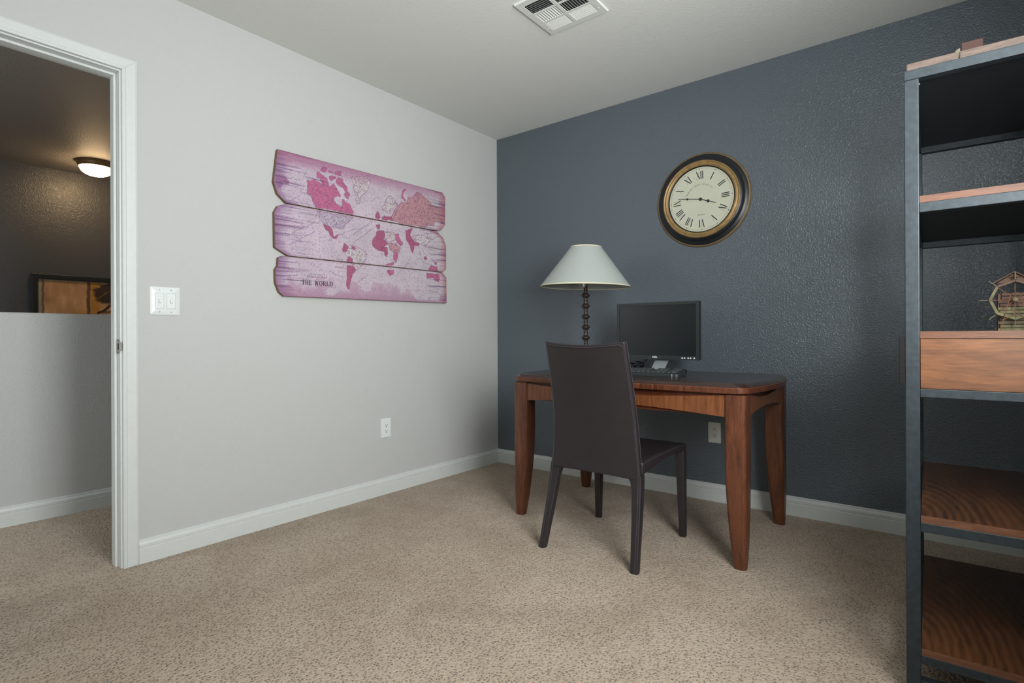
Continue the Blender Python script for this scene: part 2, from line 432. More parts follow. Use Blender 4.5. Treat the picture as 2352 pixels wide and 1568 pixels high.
def desk_leg(sx, sy):
    ox = XRt if sx > 0 else XL; oy = YF if sy < 0 else YB
    rings = []
    for k in range(19):
        z = 0.706*k/18
        d = 0.034*max(0, 1-z/0.46)**1.8
        s = 0.086 - d
        o = 0.005*max(0, 1-z/0.2)**2
        ax0, ax1 = (ox-s, ox-o) if sx > 0 else (ox+o, ox+s)
        ay0, ay1 = (oy+o, oy+s) if sy < 0 else (oy-s, oy-o)
        rings.append([(x, y, z) for x, y in rrect(ax0, ax1, ay0, ay1, 0.014, 4)])
    return MB().loft(rings)
for sx in (-1, 1):
    for sy in (-1, 1):
        dk.part('leg', desk_leg(sx, sy), 'desk_red', smooth=True)
def apron(a0, a1, d0, d1, axis):
    """bow-tie veneer panel: tall at the legs, narrower in the middle"""
    n = 20; up, lo = [], []
    for k in range(n+1):
        u = k/n; b = math.sin(math.pi*u)
        a = a0+(a1-a0)*u
        up.append((a, 0.703-0.026*b)); lo.append((a, 0.613+0.022*b))
    return MB().prism(lo+up[::-1], d0, d1, axis)
dk.part('apron_panel', apron(XL+0.085, XRt-0.085, YF+0.010, YF+0.024, 'y'), 'desk_veneer')
dk.part('apron_panel', apron(XL+0.085, XRt-0.085, YB-0.024, YB-0.010, 'y'), 'desk_veneer')
dk.part('apron_panel', apron(YF+0.085, YB-0.085, XRt-0.022, XRt-0.008, 'x'), 'desk_veneer')
dk.part('apron_panel', apron(YF+0.085, YB-0.085, XL+0.008, XL+0.022, 'x'), 'desk_veneer')
dk.part('apron_rail', MB().box(XL+0.06, XRt-0.06, YF+0.026, YF+0.044, 0.616, 0.709), 'desk_backing')
dk.part('apron_rail', MB().box(XL+0.06, XRt-0.06, YB-0.044, YB-0.026, 0.616, 0.709), 'desk_backing')
dk.part('apron_rail', MB().box(XRt-0.042, XRt-0.024, YF+0.06, YB-0.06, 0.616, 0.709), 'desk_backing')
dk.part('apron_rail', MB().box(XL+0.024, XL+0.042, YF+0.06, YB-0.06, 0.616, 0.709), 'desk_backing')

# ================================================================== chair
CX = 1.4585
ch = Thing('dining_chair', (CX, -0.90, 0), 'dark brown leather high-back chair with stitched edges pulled up to the desk', 'chair')
REAR = [(0.0, -1.178), (0.2, -1.130), (0.345, -1.102), (0.45, -1.100), (0.60, -1.108), (0.76, -1.140), (0.926, -1.186)]
HALF = [(0.30, 0.2235), (0.36, 0.2215), (0.45, 0.213), (0.60, 0.204), (0.76, 0.1985), (0.926, 0.194)]
def smooth_interp(z, pts):
    z0 = [p[0] for p in pts]; v = [p[1] for p in pts]
    # gentle smoothing: average of neighbours
    return (interp(z-0.04, pts)+2*interp(z, pts)+interp(z+0.04, pts))/4 if z0[0]+0.04 < z < z0[-1]-0.04 else interp(z, pts)
def back_sheet(front, nz=30, nx=16):
    rows = []
    for i in range(nz+1):
        u = i/nz; row = []
        for j in range(nx+1):
            s = -1+2*j/nx
            ztop = 0.926-0.015*(1-s*s); zbot = 0.352 + 0.006*(1-s*s)
            z = zbot+(ztop-zbot)*u
            w = smooth_interp(z, HALF); bow = 0.022*(1-s*s)*(0.35+0.65*u)
            y = smooth_interp(z, REAR) - bow
            th = 0.034 - 0.008*u
            row.append((CX+s*w, y+(th if front else 0), z))
        rows.append(row)
    return rows
def back_mesh():
    A = back_sheet(False); B = back_sheet(True); nz = len(A); nx = len(A[0]); m = MB()
    idx = {}
    vs = []
    for t, Sx in ((0, A), (1, B)):
        for i in range(nz):
            for j in range(nx): idx[t, i, j] = len(vs); vs.append(Sx[i][j])
    fs = []
    for i in range(nz-1):
        for j in range(nx-1):
            fs.append((idx[0, i, j], idx[0, i, j+1], idx[0, i+1, j+1], idx[0, i+1, j]))
            fs.append((idx[1, i, j], idx[1, i+1, j], idx[1, i+1, j+1], idx[1, i, j+1]))
    for i in range(nz-1):
        for j in (0, nx-1): fs.append((idx[0, i, j], idx[0, i+1, j], idx[1, i+1, j], idx[1, i, j]))
    for j in range(nx-1):
        for i in (0, nz-1): fs.append((idx[0, i, j], idx[1, i, j], idx[1, i, j+1], idx[0, i, j+1]))
    return m.add(vs, fs), A, B
bmsh, SA, SB = back_mesh()
bk = ch.part('backrest', bmsh, 'leather', smooth=True, bev=0.006, seg=3)
for Sx, dy in ((SA, -0.0006), (SB, 0.0006)):
    L_ = [(q[0][0]+0.009, q[0][1]+dy, q[0][2]) for q in Sx if q[0][2] < 0.912]
    T_ = [(q[0], q[1]+dy, q[2]-0.010) for q in Sx[-1][1:-1]]
    R_ = [(q[-1][0]-0.009, q[-1][1]+dy, q[-1][2]) for q in Sx[::-1] if q[-1][2] < 0.912]
    ins = L_+T_+R_
    ch.part('seam', MB().tube(ins, 0.0018, 6), 'leather_seam', bk, smooth=True)
for s in (-1, 1):
    path = []
    for i in range(len(SA)):
        a, b = (SA[i][0], SB[i][0]) if s < 0 else (SA[i][-1], SB[i][-1])
        path.append((a[0]+s*0.0006, (a[1]+b[1])/2+0.004, a[2]))
    ch.part('seam', MB().tube(path, 0.0016, 6), 'leather_seam', bk, smooth=True)
# seat
def seat_mesh():
    rows = []; n = 18
    for i in range(n+1):
        u = i/n; y = -1.090+(0.455)*u
        zt = interp(y, [(-1.11, 0.424), (-0.98, 0.438), (-0.81, 0.444), (-0.70, 0.443), (-0.635, 0.438)])
        zb = interp(y, [(-1.11, 0.372), (-1.0, 0.387), (-0.876, 0.405), (-0.736, 0.412), (-0.635, 0.398)])
        w = 0.226+0.012*u; ring = []
        nx = 10
        for j in range(nx+1):
            s = -1+2*j/nx; ring.append((CX+s*w, y, zt-0.014*(1-s*s)**2*math.sin(math.pi*min(1, u*1.1))))
        for j in range(nx+1):
            s = 1-2*j/nx; ring.append((CX+s*w, y, zb))
        rows.append(ring)
    return MB().loft(rows)
stt = ch.part('seat', seat_mesh(), 'leather', smooth=True, bev=0.005, seg=2)
for s in (-1, 1):
    path = []
    for i in range(19):
        u = i/18; y = -1.085+0.445*u
        zt = interp(y, [(-1.11, 0.424), (-0.98, 0.438), (-0.81, 0.444), (-0.70, 0.443), (-0.635, 0.438)])
        path.append((CX+s*(0.2265+0.012*u), y, zt-0.007))
    ch.part('seam', MB().tube(path, 0.0014, 6), 'leather_seam', stt, smooth=True)
# legs: leather covered, tapering
def rear_leg(s):
    rings = []
    for k in range(13):
        z = 0.372*k/12
        y = smooth_interp(z, REAR) if z > 0.04 else interp(z, REAR)
        sz = 0.032+0.012*(z/0.372); dp = 0.030+0.012*(z/0.372)
        xo = 0.2405-0.018*(z/0.372)
        if z > 0.31: sz += 0.022*((z-0.31)/0.062)**2
        a0, a1 = sorted((CX+s*xo, CX+s*(xo-sz)))
        rings.append([(x, yy, z) for x, yy in rrect(a0, a1, y, y+dp, 0.006, 3)])
    return MB().loft(rings)
def front_leg(s):
    rings = []
    for k in range(11):
        z = 0.412*k/10
        sz = 0.029+0.014*(z/0.412)
        a0, a1 = sorted((CX+s*0.2405, CX+s*(0.2405-sz)))
        rings.append([(x, yy, z) for x, yy in rrect(a0, a1, -0.637-sz, -0.637, 0.006, 3)])
    return MB().loft(rings)
for s in (-1, 1):
    lg = ch.part('leg', rear_leg(s), 'leather', smooth=True)
    ch.part('seam', MB().tube([(CX+s*(0.2405-0.018*z/0.372)-s*0.012, (interp(z, REAR))-0.0005, z) for z in [0.372*k/10 for k in range(11)]], 0.0013, 6), 'leather_seam', lg, smooth=True)
    ch.part('leg', front_leg(s), 'leather', smooth=True)

# ================================================================== table lamp
DT = 0.752
LX, LY = 1.021, -0.42
lp = Thing('table_lamp', (LX, LY, DT), 'table lamp with white cone shade and dark beaded stem on the desk', 'lamp', world=False)
base_h = 0.0
prof = [(0.085, 0.0), (0.085, 0.012), (0.078, 0.018), (0.05, 0.026), (0.03, 0.036), (0.016, 0.046)]
lp.part('lamp_base', MB().lathe(prof, 40), 'bronze', smooth=True)
prof = [(0.012, 0.04)]
zb = [0.0655+0.0612*i for i in range(7)]
for z in zb:
    prof += [(0.0115, z-0.026), (0.0125, z-0.0155), (0.0245, z-0.0030), (0.0255, z), (0.0245, z+0.0030), (0.0125, z+0.0155), (0.0115, z+0.0265), (0.0128, z+0.0285), (0.0128, z+0.0318), (0.0115, z+0.034)]
prof += [(0.0115, 0.470), (0.0115, 0.478)]
lp.part('lamp_stem', MB().lathe(prof, 28), 'bronze', smooth=True)
sk = lp.part('bulb_socket', MB().lathe([(0.006, 0.476), (0.012, 0.480), (0.019, 0.492), (0.019, 0.535), (0.012, 0.545)], 20), 'chrome', smooth=True)
lp.part('light_bulb', MB().lathe([(0.012, 0.545), (0.014, 0.560), (0.027, 0.590), (0.030, 0.610), (0.022, 0.632), (0.004, 0.640)], 20), 'bulb_glass', sk, smooth=True)
hp = []
for k in range(25):
    a = math.pi*k/24
    hp.append((0.045*math.cos(a)*(1 if True else 0), 0, 0.50+0.215*math.sin(a)**0.7))
harp = lp.part('harp', MB().tube([(0.02, 0, 0.487)]+hp[0:1]+hp[1:-1]+hp[-1:]+[(-0.02, 0, 0.487)], 0.0022, 6), 'chrome', smooth=True)
z0s, z1s, r0, r1 = 0.484, 0.716, 0.262, 0.088
th = 0.002
sm = MB().lathe([(r0, z0s), (r1, z1s), (r1-th, z1s), (r0-th*1.5, z0s), (r0, z0s)], 64, cap=False)
shade = lp.part('lamp_shade', sm, 'shade_fabric', smooth=True)
shade.rotation_euler = (0, math.radians(1.6), 0); shade.location = (-0.016, 0, 0.0)
tr = lp.part('shade_trim', MB().lathe([(r0+0.0008, z0s-0.001), (r0-0.003, z0s+0.0045), (r0-0.006, z0s+0.0045), (r0-0.004, z0s-0.001), (r0+0.0008, z0s-0.001)], 64, cap=False), 'shade_trim', shade, smooth=True)
lp.part('shade_trim', MB().lathe([(r1+0.0008, z1s+0.001), (r1+0.003, z1s-0.004), (r1-0.003, z1s-0.004), (r1-0.003, z1s+0.001), (r1+0.0008, z1s+0.001)], 64, cap=False), 'shade_trim', shade, smooth=True)
for k in range(3):
    a = 2*math.pi*k/3+0.4
    lp.part('shade_spoke', MB().tube([(0, 0, z1s-0.012), (r1*0.98*math.cos(a), r1*0.98*math.sin(a), z1s-0.004)], 0.0015, 6), 'chrome', shade)

# ================================================================== monitor
MX, MYF = 1.428, -0.372
mo = Thing('computer_monitor', (MX, -0.30, DT), 'black flat computer monitor switched off, on the desk', 'monitor')
x0, x1, z0, z1 = MX-0.2305, MX+0.2365, 0.8205, 1.130
bez = 0.0155
hs = MB().box(x0, x1, MYF+0.004, MYF+0.040, z0, z1).box(x0+0.05, x1-0.05, MYF+0.040, MYF+0.062, z0+0.04, z1-0.04)
hm = mo.part('housing', hs, 'black_plastic', bev=0.003)
b = MB()
b.box(x0, x0+bez, MYF, MYF+0.012, z0, z1).box(x1-bez, x1, MYF, MYF+0.012, z0, z1)
b.box(x0+bez, x1-bez, MYF, MYF+0.012, z0, z0+0.022).box(x0+bez, x1-bez, MYF, MYF+0.012, z1-bez, z1)
bz = mo.part('bezel', b, 'black_plastic', bev=0.0003)
mo.part('screen', MB().box(x0+bez-0.001, x1-bez+0.001, MYF+0.003, MYF+0.006, z0+0.021, z1-bez+0.001), 'screen_black')
R90 = Matrix.Rotation(math.radians(90), 4, 'X')
text_mesh('brand_lettering', 'DELL', 0.0135, 'bright_button', bz, Matrix.Translation((MX-0.003-MX, MYF-0.0006+0.30, z0+0.0085-DT)) @ R90, bold=0.0004)
for i, dx in enumerate((0.148, 0.161, 0.180, 0.193, 0.212)):
    mo.part('button', MB().lathe([(0.0042, -0.001), (0.0042, 0.0012), (0.003, 0.002)], 14, (MX+dx, MYF, z0+0.0105), 'y'), 'bright_button', smooth=True)
nk = MB().prism([(-0.300, 0.860), (-0.288, 0.860), (-0.400, 0.764), (-0.412, 0.764)], MX-0.012, MX+0.062, 'x')
mo.part('stand_neck', nk, 'silver_plastic', bev=0.002)
mo.part('stand_neck', MB().box(MX-0.012, MX+0.062, -0.330, -0.288, 0.84, 0.93), 'black_plastic', bev=0.002)
mo.part('stand_base', MB().prism(rrect(MX-0.085, MX+0.135, -0.43, -0.24, 0.03), 0.752, 0.765, 'z'), 'black_plastic', bev=0.003)

# ================================================================== keyboard
kb = Thing('keyboard', (1.436, -0.612, DT), 'black computer keyboard lying skewed on the desk before the monitor', 'keyboard', rot=(0, 0, math.radians(9.5)), world=False)
o = rrect(-0.225, 0.225, -0.083, 0.083, 0.022)
body = MB().loft([[(x, y, 0.0) for x, y in o], [(x, y, 0.012+0.010*(y+0.083)/0.166) for x, y in o], [(x*0.985, y*0.95, 0.015+0.010*(y+0.083)/0.166) for x, y in o]])
kbb = kb.part('keyboard_body', body, 'black_plastic', bev=0.001)
km = MB()
rows = 6
for r in range(rows):
    y = -0.062+0.0235*r + (0.006 if r == 5 else 0); zz = 0.0155+0.010*(y+0.083)/0.166
    n = 21 if r else 17
    for c in range(n):
        if c in (14, 18) and r: continue
        if r == 2 and 15 <= c <= 17: continue
        wd = 0.420/n; xx = -0.210+wd*(c+0.5)
        km.add([(xx-wd*0.46, y-0.0095, zz), (xx+wd*0.46, y-0.0095, zz), (xx+wd*0.46, y+0.0095, zz), (xx-wd*0.46, y+0.0095, zz),
                (xx-wd*0.34, y-0.006, zz+0.008), (xx+wd*0.34, y-0.006, zz+0.008), (xx+wd*0.34, y+0.0075, zz+0.008), (xx-wd*0.34, y+0.0075, zz+0.008)],
               [(0, 1, 5, 4), (1, 2, 6, 5), (2, 3, 7, 6), (3, 0, 4, 7), (4, 5, 6, 7)])
tag(kb.part('keys', km, 'key_plastic', kbb), None, kind='stuff')
kb.part('badge', MB().lathe([(0.006, 0.0), (0.0055, 0.0012)], 16, (-0.008, -0.0832, 0.011), 'y'), 'chrome', kbb)
kb.part('palm_clip', MB().box(0.188, 0.192, -0.0838, -0.080, 0.001, 0.0145), 'silver_plastic', kbb)
kb.part('foot', MB().box(0.15, 0.19, 0.06, 0.075, -0.0005, 0.002), 'black_plastic', kbb)

# cable tangle behind the monitor
cpts = []
random.seed(3)
for k in range(60):
    a = k*0.55
    cpts.append((1.262+0.040*math.cos(a)+0.014*math.sin(k*1.3), -0.30+0.035*math.sin(a*1.1), DT+0.0065+0.034*(0.5+0.5*math.sin(k*0.71))+0.010*(0.5+0.5*math.cos(k*0.37))))
cpts = [(1.35, -0.27, DT+0.10), (1.32, -0.275, DT+0.05)] + cpts + [(1.20, -0.22, DT+0.005), (1.17, -0.19, DT+0.005)]
def catmull(P, n=5):
    P = [Vector(p) for p in P]; out = []
    for i in range(len(P)-1):
        p0, p1, p2, p3 = P[max(i-1, 0)], P[i], P[i+1], P[min(i+2, len(P)-1)]
        for k in range(n):
            t = k/n
            out.append(0.5*((2*p1)+(p2-p0)*t+(2*p0-5*p1+4*p2-p3)*t*t+(3*p1-p0-3*p2+p3)*t**3))
    out.append(P[-1]); return out
cable = Thing('power_cable', (1.26, -0.30, DT), 'black coiled power cable in a tangle behind the monitor', 'cable')
cable.part('cord', MB().tube(catmull(cpts), 0.0032, 6), 'cable_black', smooth=True)

# ================================================================== wall clock
KX, KZ = 1.5575, 1.736
ck = Thing('wall_clock', (KX, -0.001, KZ), 'round black and gold wall clock with cream roman numeral dial on dark wall', 'clock', world=False)
def ring(name, prof, mat, seg=96, parent=None):
    return ck.part(name, MB().lathe(prof, seg, axis='y', cap=False), mat, parent, smooth=True)
ring('rim_band', [(0.262, 0.000), (0.272, 0.000), (0.2725, 0.004), (0.2705, 0.007), (0.2675, 0.0085), (0.2665, 0.0105), (0.2635, 0.0115), (0.262, 0.0115), (0.262, 0.000)], 'clock_gold_dark')
ring('case_ring', [(0.264, 0.002), (0.264, 0.0105), (0.257, 0.0145), (0.252, 0.017), (0.246, 0.020), (0.243, 0.021), (0.238, 0.027), (0.230, 0.033), (0.224, 0.036), (0.219, 0.037), (0.216, 0.030), (0.216, 0.002)], 'clock_black')
gb = ring('bezel_ring', [(0.222, 0.030), (0.2215, 0.038), (0.217, 0.041), (0.213, 0.039), (0.211, 0.037), (0.207, 0.040), (0.202, 0.041), (0.197, 0.038), (0.193, 0.034), (0.190, 0.030), (0.190, 0.010)], 'clock_gold')
ring('inner_ring', [(0.192, 0.020), (0.1915, 0.034), (0.187, 0.031), (0.1855, 0.0275), (0.1855, 0.020)], 'clock_black')
dial = ck.part('dial', MB().lathe([(0.188, 0.020), (0.188, 0.0275), (0.0001, 0.0275)], 96, axis='y'), 'clock_dial')
DZc = -0.0279
CR = math.radians(-2.0)
def polar(a, r, t=0.0):
    """point on the dial at clock angle a, radius r, tangential offset t (clockwise)"""
    a = a+CR
    return (r*math.sin(a)+t*math.cos(a), r*math.cos(a)-t*math.sin(a))
def stroke(m, a, p, q, wd, y=DZc):
    """straight stroke between two (tangential, radial) points"""
    (t0, r0_), (t1, r1_) = p, q
    d = Vector((t1-t0, r1_-r0_)); n = Vector((-d.y, d.x)).normalized()*wd/2
    pts = [(t0+n.x, r0_+n.y), (t1+n.x, r1_+n.y), (t1-n.x, r1_-n.y), (t0-n.x, r0_-n.y)]
    P = [polar(a, r, t) for t, r in pts]
    m.add([(x, y, z) for x, z in P]+[(x, y+0.0006, z) for x, z in P], [(3, 2, 1, 0), (4, 5, 6, 7), (0, 1, 5, 4), (1, 2, 6, 5), (2, 3, 7, 6), (3, 0, 4, 7)])
RO, RI = 0.162, 0.117
NUM = ['XII', 'I', 'II', 'III', 'IIII', 'V', 'VI', 'VII', 'VIII', 'IX', 'X', 'XI']
for h, sx in enumerate(NUM):
    a = h*math.pi/6; m = MB()
    wds = {'I': 0.010, 'V': 0.024, 'X': 0.024}
    if sx == 'IIII': sx = 'IV'
    tot = sum(wds[c] for c in sx); t = -tot/2
    thick, thin = 0.0050, 0.0011
    for c in sx:
        w_ = wds[c]; mid = t+w_/2
        if c == 'I': stroke(m, a, (mid, RI), (mid, RO), thick)
        if c == 'V':
            stroke(m, a, (t+0.003, RO), (mid+0.001, RI), thick); stroke(m, a, (t+w_-0.003, RO), (mid+0.001, RI), thin)
        if c == 'X':
            stroke(m, a, (t+0.003, RO), (t+w_-0.003, RI), thick); stroke(m, a, (t+w_-0.003, RO), (t+0.003, RI), thin)
        t += w_
    ck.part('numeral', m, 'clock_ink', dial)
m = MB()
for k in range(60):
    a = k*math.pi/30
    stroke(m, a, (0, 0.1735), (0, 0.1775), 0.0008)
    stroke(m, a, (-0.0091, 0.1735), (0.0091, 0.1735), 0.0005); stroke(m, a, (-0.0093, 0.1778), (0.0093, 0.1778), 0.0005)
tag(ck.part('minute_track', m, 'clock_ink_faint', dial), None, kind='stuff')
m = MB()
for k in range(12): stroke(m, k*math.pi/6, (0, 0.1733), (0, 0.1783), 0.004)
tag(ck.part('hour_marks', m, 'clock_ink', dial), None, kind='stuff')
def arc_text(name, body, r, a_mid, size, gap):
    n = len(body)
    for i, cch in enumerate(body):
        if cch == ' ': continue
        a = a_mid+(i-(n-1)/2)*gap+CR
        M = Matrix.Translation((r*math.sin(a), DZc, r*math.cos(a))) @ Matrix.Rotation(a, 4, 'Y') @ R90
        text_mesh(name, cch, size, 'clock_ink_faint', dial, M, shear=0.35)
arc_text('dial_lettering', 'Hampton Court Clock Co.', 0.082, math.radians(-8), 0.0165, math.radians(5.6))
text_mesh('dial_lettering', 'London', 0.015, 'clock_ink_faint', dial, Matrix.Translation((0.0, DZc, -0.093)) @ R90, shear=0.35)
def hand(name, ang, L, blob_r, blob_s, y):
    m = MB()
    def st(p, q, wd):
        n = Vector((-(q[1]-p[1]), q[0]-p[0])).normalized()*wd/2
        P = [(p[0]+n.x, p[1]+n.y), (q[0]+n.x*0.6, q[1]+n.y*0.6), (q[0]-n.x*0.6, q[1]-n.y*0.6), (p[0]-n.x, p[1]-n.y)]
        P = [(t*math.cos(ang)+r*math.sin(ang), -t*math.sin(ang)+r*math.cos(ang)) for t, r in P]
        m.add([(x, y, z) for x, z in P]+[(x, y+0.001, z) for x, z in P], [(3, 2, 1, 0), (4, 5, 6, 7), (0, 1, 5, 4), (1, 2, 6, 5), (2, 3, 7, 6), (3, 0, 4, 7)])
    st((0, 0), (0, blob_r), 0.0045); st((0, blob_r), (0, L), 0.004)
    cx, cz = blob_r*math.sin(ang), blob_r*math.cos(ang)
    m.lathe([(blob_s, -0.0001), (blob_s*0.9, 0.0012)], 20, (cx, y+0.0006, cz), 'y')
    m.lathe([(blob_s*0.45, -0.0001), (blob_s*0.4, 0.0014)], 14, (cx-math.sin(ang)*blob_s*1.6, y+0.0006, cz-math.cos(ang)*blob_s*1.6), 'y')
    return ck.part(name, m, 'clock_ink', dial)
hand('hour_hand', math.radians(110.4), 0.094, 0.046, 0.0085, -0.0305)
hand('minute_hand', math.radians(278.5), 0.136, 0.078, 0.0062, -0.0320)
ck.part('hand_hub', MB().lathe([(0.009, 0.029), (0.009, 0.033), (0.005, 0.035)], 20, axis='y'), 'clock_ink', dial, smooth=True)

# ================================================================== plates on the walls
def outlet(name, base, rot, label, flip, mat):
    t = Thing(name, base, label, 'outlet', rot=rot, world=False, group='wall outlets')
    o = rrect(-0.036, 0.036, -0.0585, 0.0585, 0.006)
    def rg(k, y): return [(x*k, y, z*k) for x, z in o]
    pl = t.part('cover_plate', MB().loft([rg(1, 0), rg(1, -0.002), rg(0.94, -0.0052), rg(0.5, -0.0056)]), mat, smooth=True)
    fc = t.part('receptacle_face', MB().prism(rrect(-0.0165, 0.0165, -0.0335, 0.0335, 0.002), -0.0064, -0.004, 'y'), mat, bev=0.0006)
    for zc in (-0.0175, 0.0175):
        s = -1 if flip else 1
        t.part('slot', MB().box(-0.0072, -0.0052, -0.0068, -0.006, zc+s*0.002-0.004, zc+s*0.002+0.004), 'socket_dark', fc)
        t.part('slot', MB().box(0.0052, 0.0072, -0.0068, -0.006, zc+s*0.002-0.0035, zc+s*0.002+0.0035), 'socket_dark', fc)
        t.part('ground_hole', MB().lathe([(0.0030, 0.006), (0.0030, 0.0068)], 12, (0, 0, zc-s*0.0075), 'y'), 'socket_dark', fc)
    return t
outlet('wall_outlet', (0.0005, -1.061, 0.3975), (0, 0, math.radians(90)), 'white electrical outlet on the light wall below the map', False, 'plate_white')
outlet('wall_outlet', (1.6225, -0.0005, 0.3915), (0, 0, 0), 'white electrical outlet on the dark wall behind the desk leg', True, 'plate_ivory')
sw = Thing('light_switch', (0.0005, -2.2535, 1.108), 'white double light switch plate beside the doorway', 'switch', rot=(0, 0, math.radians(90)), world=False)
o = rrect(-0.0585, 0.0585, -0.0605, 0.0605, 0.005)
def rg(k, kz, y): return [(x*k, y, z*kz) for x, z in o]
sw.part('cover_plate', MB().loft([rg(1, 1, 0), rg(1, 1, -0.0025), rg(0.84, 0.85, -0.007), rg(0.5, 0.5, -0.0072)]), 'plate_white', smooth=True)
for dx in (-0.0225, 0.0225):
    sw.part('groove', MB().prism(rrect(dx-0.0172, dx+0.0172, -0.0340, 0.0340, 0.001), -0.0076, -0.006, 'y'), 'groove_grey')
    ins = sw.part('switch_insert', MB().prism(rrect(dx-0.0162, dx+0.0162, -0.0330, 0.0330, 0.001), -0.0082, -0.006, 'y'), 'plate_white', bev=0.0004)
    m = MB().add([(dx-0.0055, -0.008, 0.009), (dx+0.0055, -0.008, 0.009), (dx+0.0055, -0.008, -0.009), (dx-0.0055, -0.008, -0.009),
                  (dx-0.0045, -0.013, 0.008), (dx+0.0045, -0.013, 0.008), (dx+0.005, -0.0175, -0.0075), (dx-0.005, -0.0175, -0.0075)],
                 [(0, 1, 5, 4), (1, 2, 6, 5), (2, 3, 7, 6), (3, 0, 4, 7), (4, 5, 6, 7), (0, 3, 2, 1)])
    sw.part('toggle', m, 'plate_white', ins, bev=0.0006)
    for zc in (-0.0475, 0.0475):
        sw.part('screw', MB().lathe([(0.0026, 0.0068), (0.0024, 0.0078)], 12, (dx, 0, zc), 'y'), 'groove_grey')

# ================================================================== ceiling vent
vx0, vx1, vy0, vy1 = 1.146, 1.456, -1.243, -0.945
vn = Thing('air_vent', ((vx0+vx1)/2, (vy0+vy1)/2, CH), 'white louvred square air vent in the ceiling', 'air vent')
zf = CH-0.0085
vn.part('duct_shade_plate', MB().box(vx0+0.02, vx1-0.02, vy0+0.02, vy1-0.02, CH-0.003, CH-0.001), 'vent_dark')  # closed ceiling above: dark colour stands in for the shade inside a duct
fw = 0.030
fr = MB()
for a in ((vx0, vx0+fw, vy0, vy1), (vx1-fw, vx1, vy0, vy1), (vx0+fw, vx1-fw, vy0, vy0+fw), (vx0+fw, vx1-fw, vy1-fw, vy1)):
    fr.box(*a, zf, zf+0.002)
# turned-up rim to the ceiling
e = 0.003
fr.add([(vx0, vy0, zf), (vx1, vy0, zf), (vx1, vy1, zf), (vx0, vy1, zf), (vx0-e, vy0-e, CH), (vx1+e, vy0-e, CH), (vx1+e, vy1+e, CH), (vx0-e, vy1+e, CH)],
       [(0, 1, 5, 4), (1, 2, 6, 5), (2, 3, 7, 6), (3, 0, 4, 7)])
frm = vn.part('vent_frame', fr, 'vent_white')
xm = (vx0+vx1)/2
vn.part('divider', MB().box(xm-0.008, xm+0.008, vy0+fw, vy1-fw, zf-0.001, zf+0.003), 'vent_white')
rowsY = []
L = (vy1-fw)-(vy0+fw); gap = 0.010; bl = (L-2*gap)/3
for i in range(3): rowsY.append((vy0+fw+i*(bl+gap), vy0+fw+i*(bl+gap)+bl))
for i in range(2):
    vn.part('divider', MB().box(vx0+fw, vx1-fw, rowsY[i][1], rowsY[i+1][0], zf-0.0005, zf+0.003), 'vent_white')
def slat(ax, c, a0, a1, tilt, wdt):
    ct, s_ = math.cos(tilt)*wdt/2, math.sin(tilt)*wdt/2
    zc = zf+0.0035; th_ = 0.0006
    if ax == 'x':   # runs along x, centred on y=c
        vs = [(a, c+sg*ct, zc+sg*s_+d) for a in (a0, a1) for sg in (-1, 1) for d in (0, th_)]
    else:
        vs = [(c+sg*ct, a, zc+sg*s_+d) for a in (a0, a1) for sg in (-1, 1) for d in (0, th_)]
    return MB().add(vs, [(0, 1, 3, 2), (4, 6, 7, 5), (0, 2, 6, 4), (1, 5, 7, 3), (0, 4, 5, 1), (2, 3, 7, 6)])
for side, (a0, a1) in (('l', (vx0+fw, xm-0.008)), ('r', (xm+0.008, vx1-fw))):
    for i, (b0, b1) in enumerate(rowsY):
        if i == 1:
            n = 9; tl = math.radians(34 if side == 'l' else -34)
            for k in range(n): vn.part('louvre', slat('y', a0+(a1-a0)*(k+0.5)/n, b0, b1, tl, 0.0112), 'vent_white')
        else:
            n = 6; tl = math.radians(-32 if i == 2 else 32)
            for k in range(n): vn.part('louvre', slat('x', b0+(b1-b0)*(k+0.5)/n, a0, a1, tl, 0.0112), 'vent_white')
for sx, sy in ((vx0+0.02, vy1-0.055), (vx0+0.02, vy0+0.09), (vx1-0.02, vy1-0.05), (vx0+0.03, vy0+0.045)):
    vn.part('screw', MB().lathe([(0.0035, 0), (0.003, -0.0012)], 10, (sx, sy, zf)), 'vent_white', frm)

